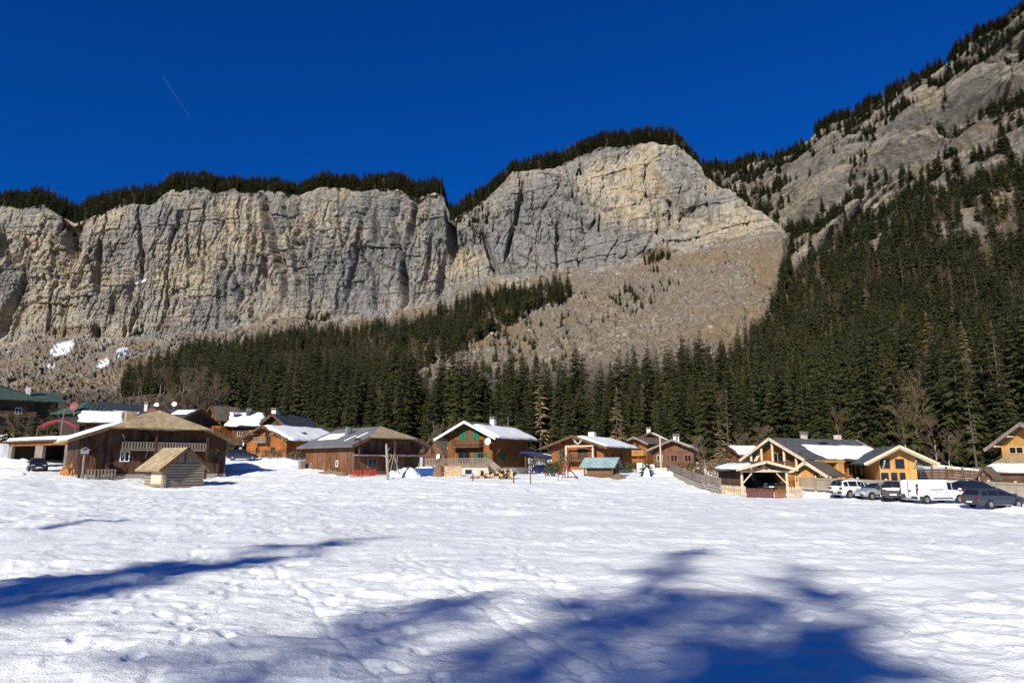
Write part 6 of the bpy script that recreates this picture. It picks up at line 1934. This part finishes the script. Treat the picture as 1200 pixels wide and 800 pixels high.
# slatted trough, post box and bench at the barn
p = gp(118, 70.5)
root = empty('slatted_trough', p, barn1.rz, 'old grey slatted trough leaning at the foot of the barn', 'trough')
for k in range(9): MB().box(-1.3 + k * .3, -1.16 + k * .3, -.35, -.30, .05, 1.0).build('slat', W_GREYV, root)
for z in (.15, .9): MB().box(-1.35, 1.3, -.29, -.22, z, z + .1).build('rail', W_GREYV, root)
MB().box(-1.35, 1.3, -.2, .4, .0, .1).build('base', W_GREYV, root)
p = gp(96, 69.5)
root = empty('bird_house', p, barn1.rz, 'grey bird house on a post at the barn corner', 'bird house')
MB().bar((0, 0, -.5), (0, 0, 2.5), .13, 7).build('post', W_GREYV, root)
MB().box(-.3, .3, -.25, .25, 2.5, 2.9).build('box', GALV, root)
MB().slab([(-.42, -.35, 2.88), (0, -.35, 3.15), (0, .35, 3.15), (-.42, .35, 2.88)], .05).slab([(.42, -.35, 2.88), (0, -.35, 3.15), (0, .35, 3.15), (.42, .35, 2.88)], .05).build('lid', GALV, root)
# red arch above the garage
p = gp(63, 100)
root = empty('red_arch', p, R(5), 'red arched double beam frame behind the garage roof', 'frame')
for yo in (0, .9):
    pts = [(-2.6 + 5.2 * k / 8, yo, 3.2 + 1.6 * math.sin(math.pi * (0.12 + .76 * k / 8))) for k in range(9)]
    m = MB()
    for a, b in zip(pts[:-1], pts[1:]): m.bar(a, b, .12, 6)
    m.build('beam', RED_P, root)
for k in (0, 8):
    MB().bar((-2.6 + 5.2 * k / 8, 0, -1), (-2.6 + 5.2 * k / 8, 0, 3.7), .12, 6).build('post', W_BEAM, root)
MB().bar((0, 0, 4.75), (0, .9, 4.75), .08, 6).build('cross_bar', WHITE_P, root)
# orange safety nets
def net(label, pts, h):
    P = polyline_pts(pts)
    root = empty('safety_net', P[0], 0, label, 'net')
    for a, b in zip(P[:-1], P[1:]):
        L = (b - a).length
        m = MB()
        n = int(L / .16)
        for k in range(n + 1):
            q = a.lerp(b, k / n) - P[0]
            m.box(q.x - .018, q.x + .018, q.y - .01, q.y + .01, q.z, q.z + h * random.uniform(.85, 1))
        for j in range(6):
            z = h * (j + .3) / 6
            m.bar(tuple(a - P[0] + Vector((0, 0, z))), tuple(b - P[0] + Vector((0, 0, z))), .022, 3)
        o = m.build('mesh', ORANGE_P, root); o['kind'] = 'stuff'
        MB().bar(tuple(a - P[0] + Vector((0, 0, -.3))), tuple(a - P[0] + Vector((0, 0, h + .15))), .035, 5).build('stake', W_BEAM, root)
    return root
net('orange red safety net at the corner of the grey roofed barn', [(411, 78), (424, 78.5), (440, 80)], .85)
# red play set
p = gp(664, 83)
root = empty('slide', p, R(-15), 'small red garden slide and frame beside a bush', 'slide')
MB().slab([(.1, -.3, 1.4), (.1, .3, 1.4), (1.3, .3, .15), (1.3, -.3, .15)], .08).build('chute', RED_P, root)
for x, y in ((-.25, -.3), (-.25, .3), (.2, -.3), (.2, .3)): MB().bar((x, y, -.3), (x * .6, y, 1.6), .05, 5).build('leg', RED_P, root)
MB().box(-.3, .25, -.3, .3, 1.25, 1.33).build('platform', RED_P, root)
p = gp(656.5, 80)
root = empty('red_stand', p, 0, 'thin red two legged stand left of the slide', 'stand')
for x in (-.25, .25): MB().bar((x, 0, -.3), (x * .7, 0, 1.15), .045, 5).build('leg', RED_P, root)
MB().bar((-.2, 0, 1.1), (.2, 0, 1.1), .045, 5).build('cross_bar', RED_P, root)
# white panels and low pale wall in the middle distance
p = gp(760, 97)
root = empty('white_panel_fence', p, 0, 'three white panels standing behind the little evergreen', 'panel fence')
for k in range(3): MB().box(-1.6 + k * .85, -.85 + k * .85, -.04, .04, 0, 1.5 - .1 * k).build('panel', PLASTER, root)
for k in range(4): MB().bar((-1.63 + k * .85, .06, -.4), (-1.63 + k * .85, .06, 1.6), .05, 5).build('post', W_BEAM, root)
p = gp(808, 104)
root = empty('garden_parapet', p, R(-4), 'low pale garden wall below the brown gabled chalet', 'wall')
MB().box(-5.5, 5.5, -.15, .15, -.6, 1.0).build('wall_body', CONCRETE, root); MB().box(-5.6, 5.6, -.22, .22, 1.0, 1.12).build('coping', PLASTER, root)
# dead trunk with props and an A-frame of poles
p = gp(454, 76)
root = empty('dead_tree', p, 0, 'pale dead tree trunk standing alone before the grey roofed barn', 'tree')
tv, tf = cyl([(0, 0, -.6), (.02, 0, .5), (-.05, .02, 1.4), (-.12, 0, 2.6), (-.22, 0, 3.6), (-.25, 0, 3.85)], [.16, .13, .17, .16, .13, .05], 9)
link(bpy.data.objects.new('trunk', np_mesh('trunk', np.array(tv), np.array(tf), PALEBARK)), root)
for a, b, r in (((-.1, 0, 2.4), (-.75, -.1, 2.55), .06), ((0, 0, 1.6), (.35, 0, 2.3), .07), ((.35, 0, 2.3), (.3, 0, 2.75), .05), ((-.15, 0, 3.0), (.15, .1, 3.35), .05)):
    MB().bar(a, b, r, 6, r * .6).build('branch', PALEBARK, root)
p = gp(461, 79)
root = empty('pole_tripod', p, 0, 'pale leaning poles tied together behind the dead tree', 'poles')
for a, b in (((-.5, 0, 0), (.0, 0, 2.5)), ((.7, 0, .2), (-.05, .1, 2.6)), ((.25, .4, .2), (.35, .2, 2.3))): MB().bar(a, b, .05, 5).build('pole', PALEBARK, root)

# ================================================================ GARDEN TREES, SHRUBS
def bush_meshes(seed, H, w, mat, n=260, leaf=.16):
    rg = random.Random(seed)
    V, F = [], []
    for _ in range(n):
        a = rg.uniform(0, 6.28); e = rg.uniform(0, 1) ** .6; r = rg.uniform(.2, 1) ** .5
        c = Vector((math.cos(a) * r * w / 2 * math.sqrt(1 - e * e * .8), math.sin(a) * r * w / 2 * math.sqrt(1 - e * e * .8), H * e * (.6 + .4 * r)))
        d = Vector((rg.uniform(-1, 1), rg.uniform(-1, 1), rg.uniform(-.3, 1))).normalized(); s_ = Vector((rg.uniform(-1, 1), rg.uniform(-1, 1), rg.uniform(-1, 1))).cross(d).normalized()
        i = len(V); l = leaf * rg.uniform(.6, 1.6)
        V += [tuple(c - s_ * l * .5), tuple(c + s_ * l * .5), tuple(c + d * l * 1.5)]
        F.append((i, i + 1, i + 2))
    return np_mesh('foliage', np.array(V), None, mat, smooth=False, tris=np.array(F))
HEDGE = mat_foliage('evergreen_leaves', (0.05, 0.06, 0.018), (0.075, 0.08, 0.025), (0.10, 0.09, 0.03))
RUST = mat_foliage('rusty_shrub_leaves', (0.16, 0.075, 0.03), (0.20, 0.11, 0.045), (0.13, 0.09, 0.05))
def bush(label, px, Y, H, w, mat, seed, n=300, name='shrub', leaf=.16):
    root = empty(name, gp(px, Y), 0, label, 'shrub', 'garden shrubs')
    link(bpy.data.objects.new('foliage', bush_meshes(seed, H, w, mat, n, leaf)), root)
    m = MB()
    for k in range(5):
        a = k * 1.26 + seed
        m.bar((0, 0, -.4), (math.cos(a) * w * .25, math.sin(a) * w * .25, H * .6), .05, 4, .02)
    m.build('stems', BARK, root)
    return root
bush('rounded green shrub left of the red slide', 648, 87, 1.7, 2.6, HEDGE, 1, 420)
bush('thin twiggy shrub behind the red slide', 660, 89, 2.6, 2.0, TWIG, 2, 260)
bush('green hedge behind the blue roofed carport', 632, 112, 3.0, 5.0, HEDGE, 3, 700)
for k, (px, Y, H_, w_, mt, lb) in enumerate([(792, 99, 1.6, 2.4, RUST, 'rusty brown shrub nearest the pale pole'), (804, 98, 1.9, 2.6, RUST, 'rusty brown shrub above the stone parapet'), (815, 97, 1.8, 2.8, HEDGE, 'olive green shrub among the rusty shrubs'),
                                             (826, 96, 2.1, 2.6, RUST, 'rusty shrub above the middle of the parapet'), (838, 95, 2.2, 2.4, RUST, 'taller rusty shrub at the parapet right end'), (846, 88, 2.6, 2.0, TWIG, 'thin leafless shrub left of the carport'),
                                             (820, 84, 1.4, 1.6, TWIG, 'low twiggy shrub behind the parapet planks'), (740, 100, 1.7, 2.4, HEDGE, 'dark green shrub right of the teal roofed shed'), (788, 112, 1.8, 3.0, RUST, 'brown shrub under the brown chalet balcony'),
                                             (560, 108, .1, .1, TWIG, ''), (318, 101, 1.3, 3.5, TWIG, 'brown hedge along the orange log chalet'), (345, 100, 1.3, 3.0, TWIG, 'brown hedge right of the orange log chalet'), (372, 94, 1.4, 2.0, EARTH, 'twiggy heap at the grey roofed barn back corner'),
                                             (262, 108, 3.6, 4.0, HEDGE, 'dark evergreen bush behind the right end of the big barn'), (248, 110, 4.6, 5.0, HEDGE, 'large dark bush below the tiny orange chalet')]):
    if H_ > .5: bush(lb, px, Y, H_, w_, mt, 30 + k, int(160 + 60 * w_ * H_ / 2))
def garden_tree(kind, label, px, Y, H, seed, pool, src, width=1.0, name='garden_tree', cat='tree', dz=0.0):
    p = gp(px, Y)
    e = make_tree(name, pool[seed % len(pool)], p + Vector((0, 0, dz)), H / src, seed * 2.1, label, cat)
    e.scale = (H / src * width, H / src * width, H / src)
    return e
SMALLSPR = [spruce(600 + i, 6.0, 1.6, 16, 9, 6, bare=.03, wide=.3) for i in range(3)]
garden_tree('s', 'small dark evergreen on the snow right of the teal roofed shed', 757, 88, 2.6, 0, SMALLSPR, 6.0, 1.3, 'small_spruce')
FRUIT = [bare_tree(640 + i, 6.0, 5, .6, 1, None, .018) for i in range(3)]
BIGBARE = [bare_tree(660 + i, 14.0, 6, .42, 3, None, .03, .5) for i in range(3)]
garden_tree('b', 'big leafless brown tree behind the barn, left of three', 212, 125, 11.0, 0, BIGBARE, 14.0, 1.0, 'bare_tree')
garden_tree('b', 'big leafless brown tree behind the barn, middle of three', 228, 128, 12.0, 1, BIGBARE, 14.0, 1.1, 'bare_tree')
garden_tree('b', 'big leafless brown tree behind the barn, right of three', 244, 126, 11.0, 2, BIGBARE, 14.0, 1.0, 'bare_tree')
garden_tree('b', 'pale leafless tree behind the gap between barn and green shutters', 507, 128, 9.0, 1, FRUIT, 6.0, .8, 'bare_tree')
garden_tree('b', 'second pale leafless tree left of the green shuttered chalet', 520, 132, 9.5, 2, FRUIT, 6.0, .8, 'bare_tree')
garden_tree('b', 'leafless fruit tree behind the red slide', 661, 92, 3.6, 0, FRUIT, 6.0, 1.0, 'bare_tree')
garden_tree('b', 'reddish leafless tree right of the yellow gable', 1114, 95, 6.6, 1, FRUIT, 6.0, 1.1, 'bare_tree')
garden_tree('b', 'leafless sapling at the left end of the carport', 842, 82, 3.4, 2, FRUIT, 6.0, .9, 'bare_tree')
garden_tree('b', 'bare brown tree left of the tan larch', 826, 118, 7.0, 0, FRUIT, 6.0, 1.0, 'bare_tree')
garden_tree('b', 'bare brown tree right of the tan larch', 866, 120, 7.0, 1, FRUIT, 6.0, 1.0, 'bare_tree')
garden_tree('b', 'bare brown tree behind the small red house', 884, 124, 8.5, 2, FRUIT, 6.0, 1.2, 'bare_tree')
garden_tree('l', 'tan winter larch left of the slate roofed chalet', 847, 112, 9.5, 0, LARCHES, 18.0, 1.4, 'larch_tree')
garden_tree('l', 'tan winter larch behind the chalet with white antlers', 729, 135, 10.5, 1, LARCHES, 18.0, 1.1, 'larch_tree')
garden_tree('n', 'tall grey dead spruce with bare branches near the right edge', 1146, 98, 12.0, 0, SNAG, 20.0, 1.2, 'dead_spruce')
for k, (px, Y, H_, lb) in enumerate([(8, 112, 5.5, 'young spruce at the left edge below the green roof'), (24, 116, 6.0, 'young spruce before the green roofed chalet wall'), (40, 112, 5.0, 'young spruce above the left end of the garage'),
                                     (58, 118, 7.0, 'young spruce between the two green roofs'), (62, 108, 4.5, 'low young spruce behind the red arch'), (270, 124, 6.5, 'dark spruce behind the half hidden snowy chalet'), (140, 128, 7.0, 'dark spruce behind the bright orange gable')]):
    garden_tree('s', lb, px, Y, H_, k, SMALLSPR, 6.0, 1.0, 'young_spruce')
for k, (px, Y, H_) in enumerate([(14, 106, 6), (30, 105, 5), (52, 106, 5)]):
    garden_tree('b', ['leafless shrub tree at the far left above the garage', 'leafless shrub tree above the garage left bay', 'leafless shrub tree above the garage right bay'][k], px, Y, H_, k, FRUIT, 6.0, 1.0, 'bare_tree')

# ================================================================ CONTRAIL
t = NT('ice_crystal_trail')
t.color((0.40, 0.65, 1.0)); t.set(Roughness=1.0, Alpha=0.028)
CON = t.m
a, b = Vector(at(190, 88, 9000)), Vector(at(222.5, 138, 9000))
m = MB().bar((0, 0, 0), tuple(b - a), 6.0, 8, 4.0)
o = m.build('contrail', CON, None, loc=a)
tag(o, 'thin faint white contrail in the blue sky at upper left', 'contrail')
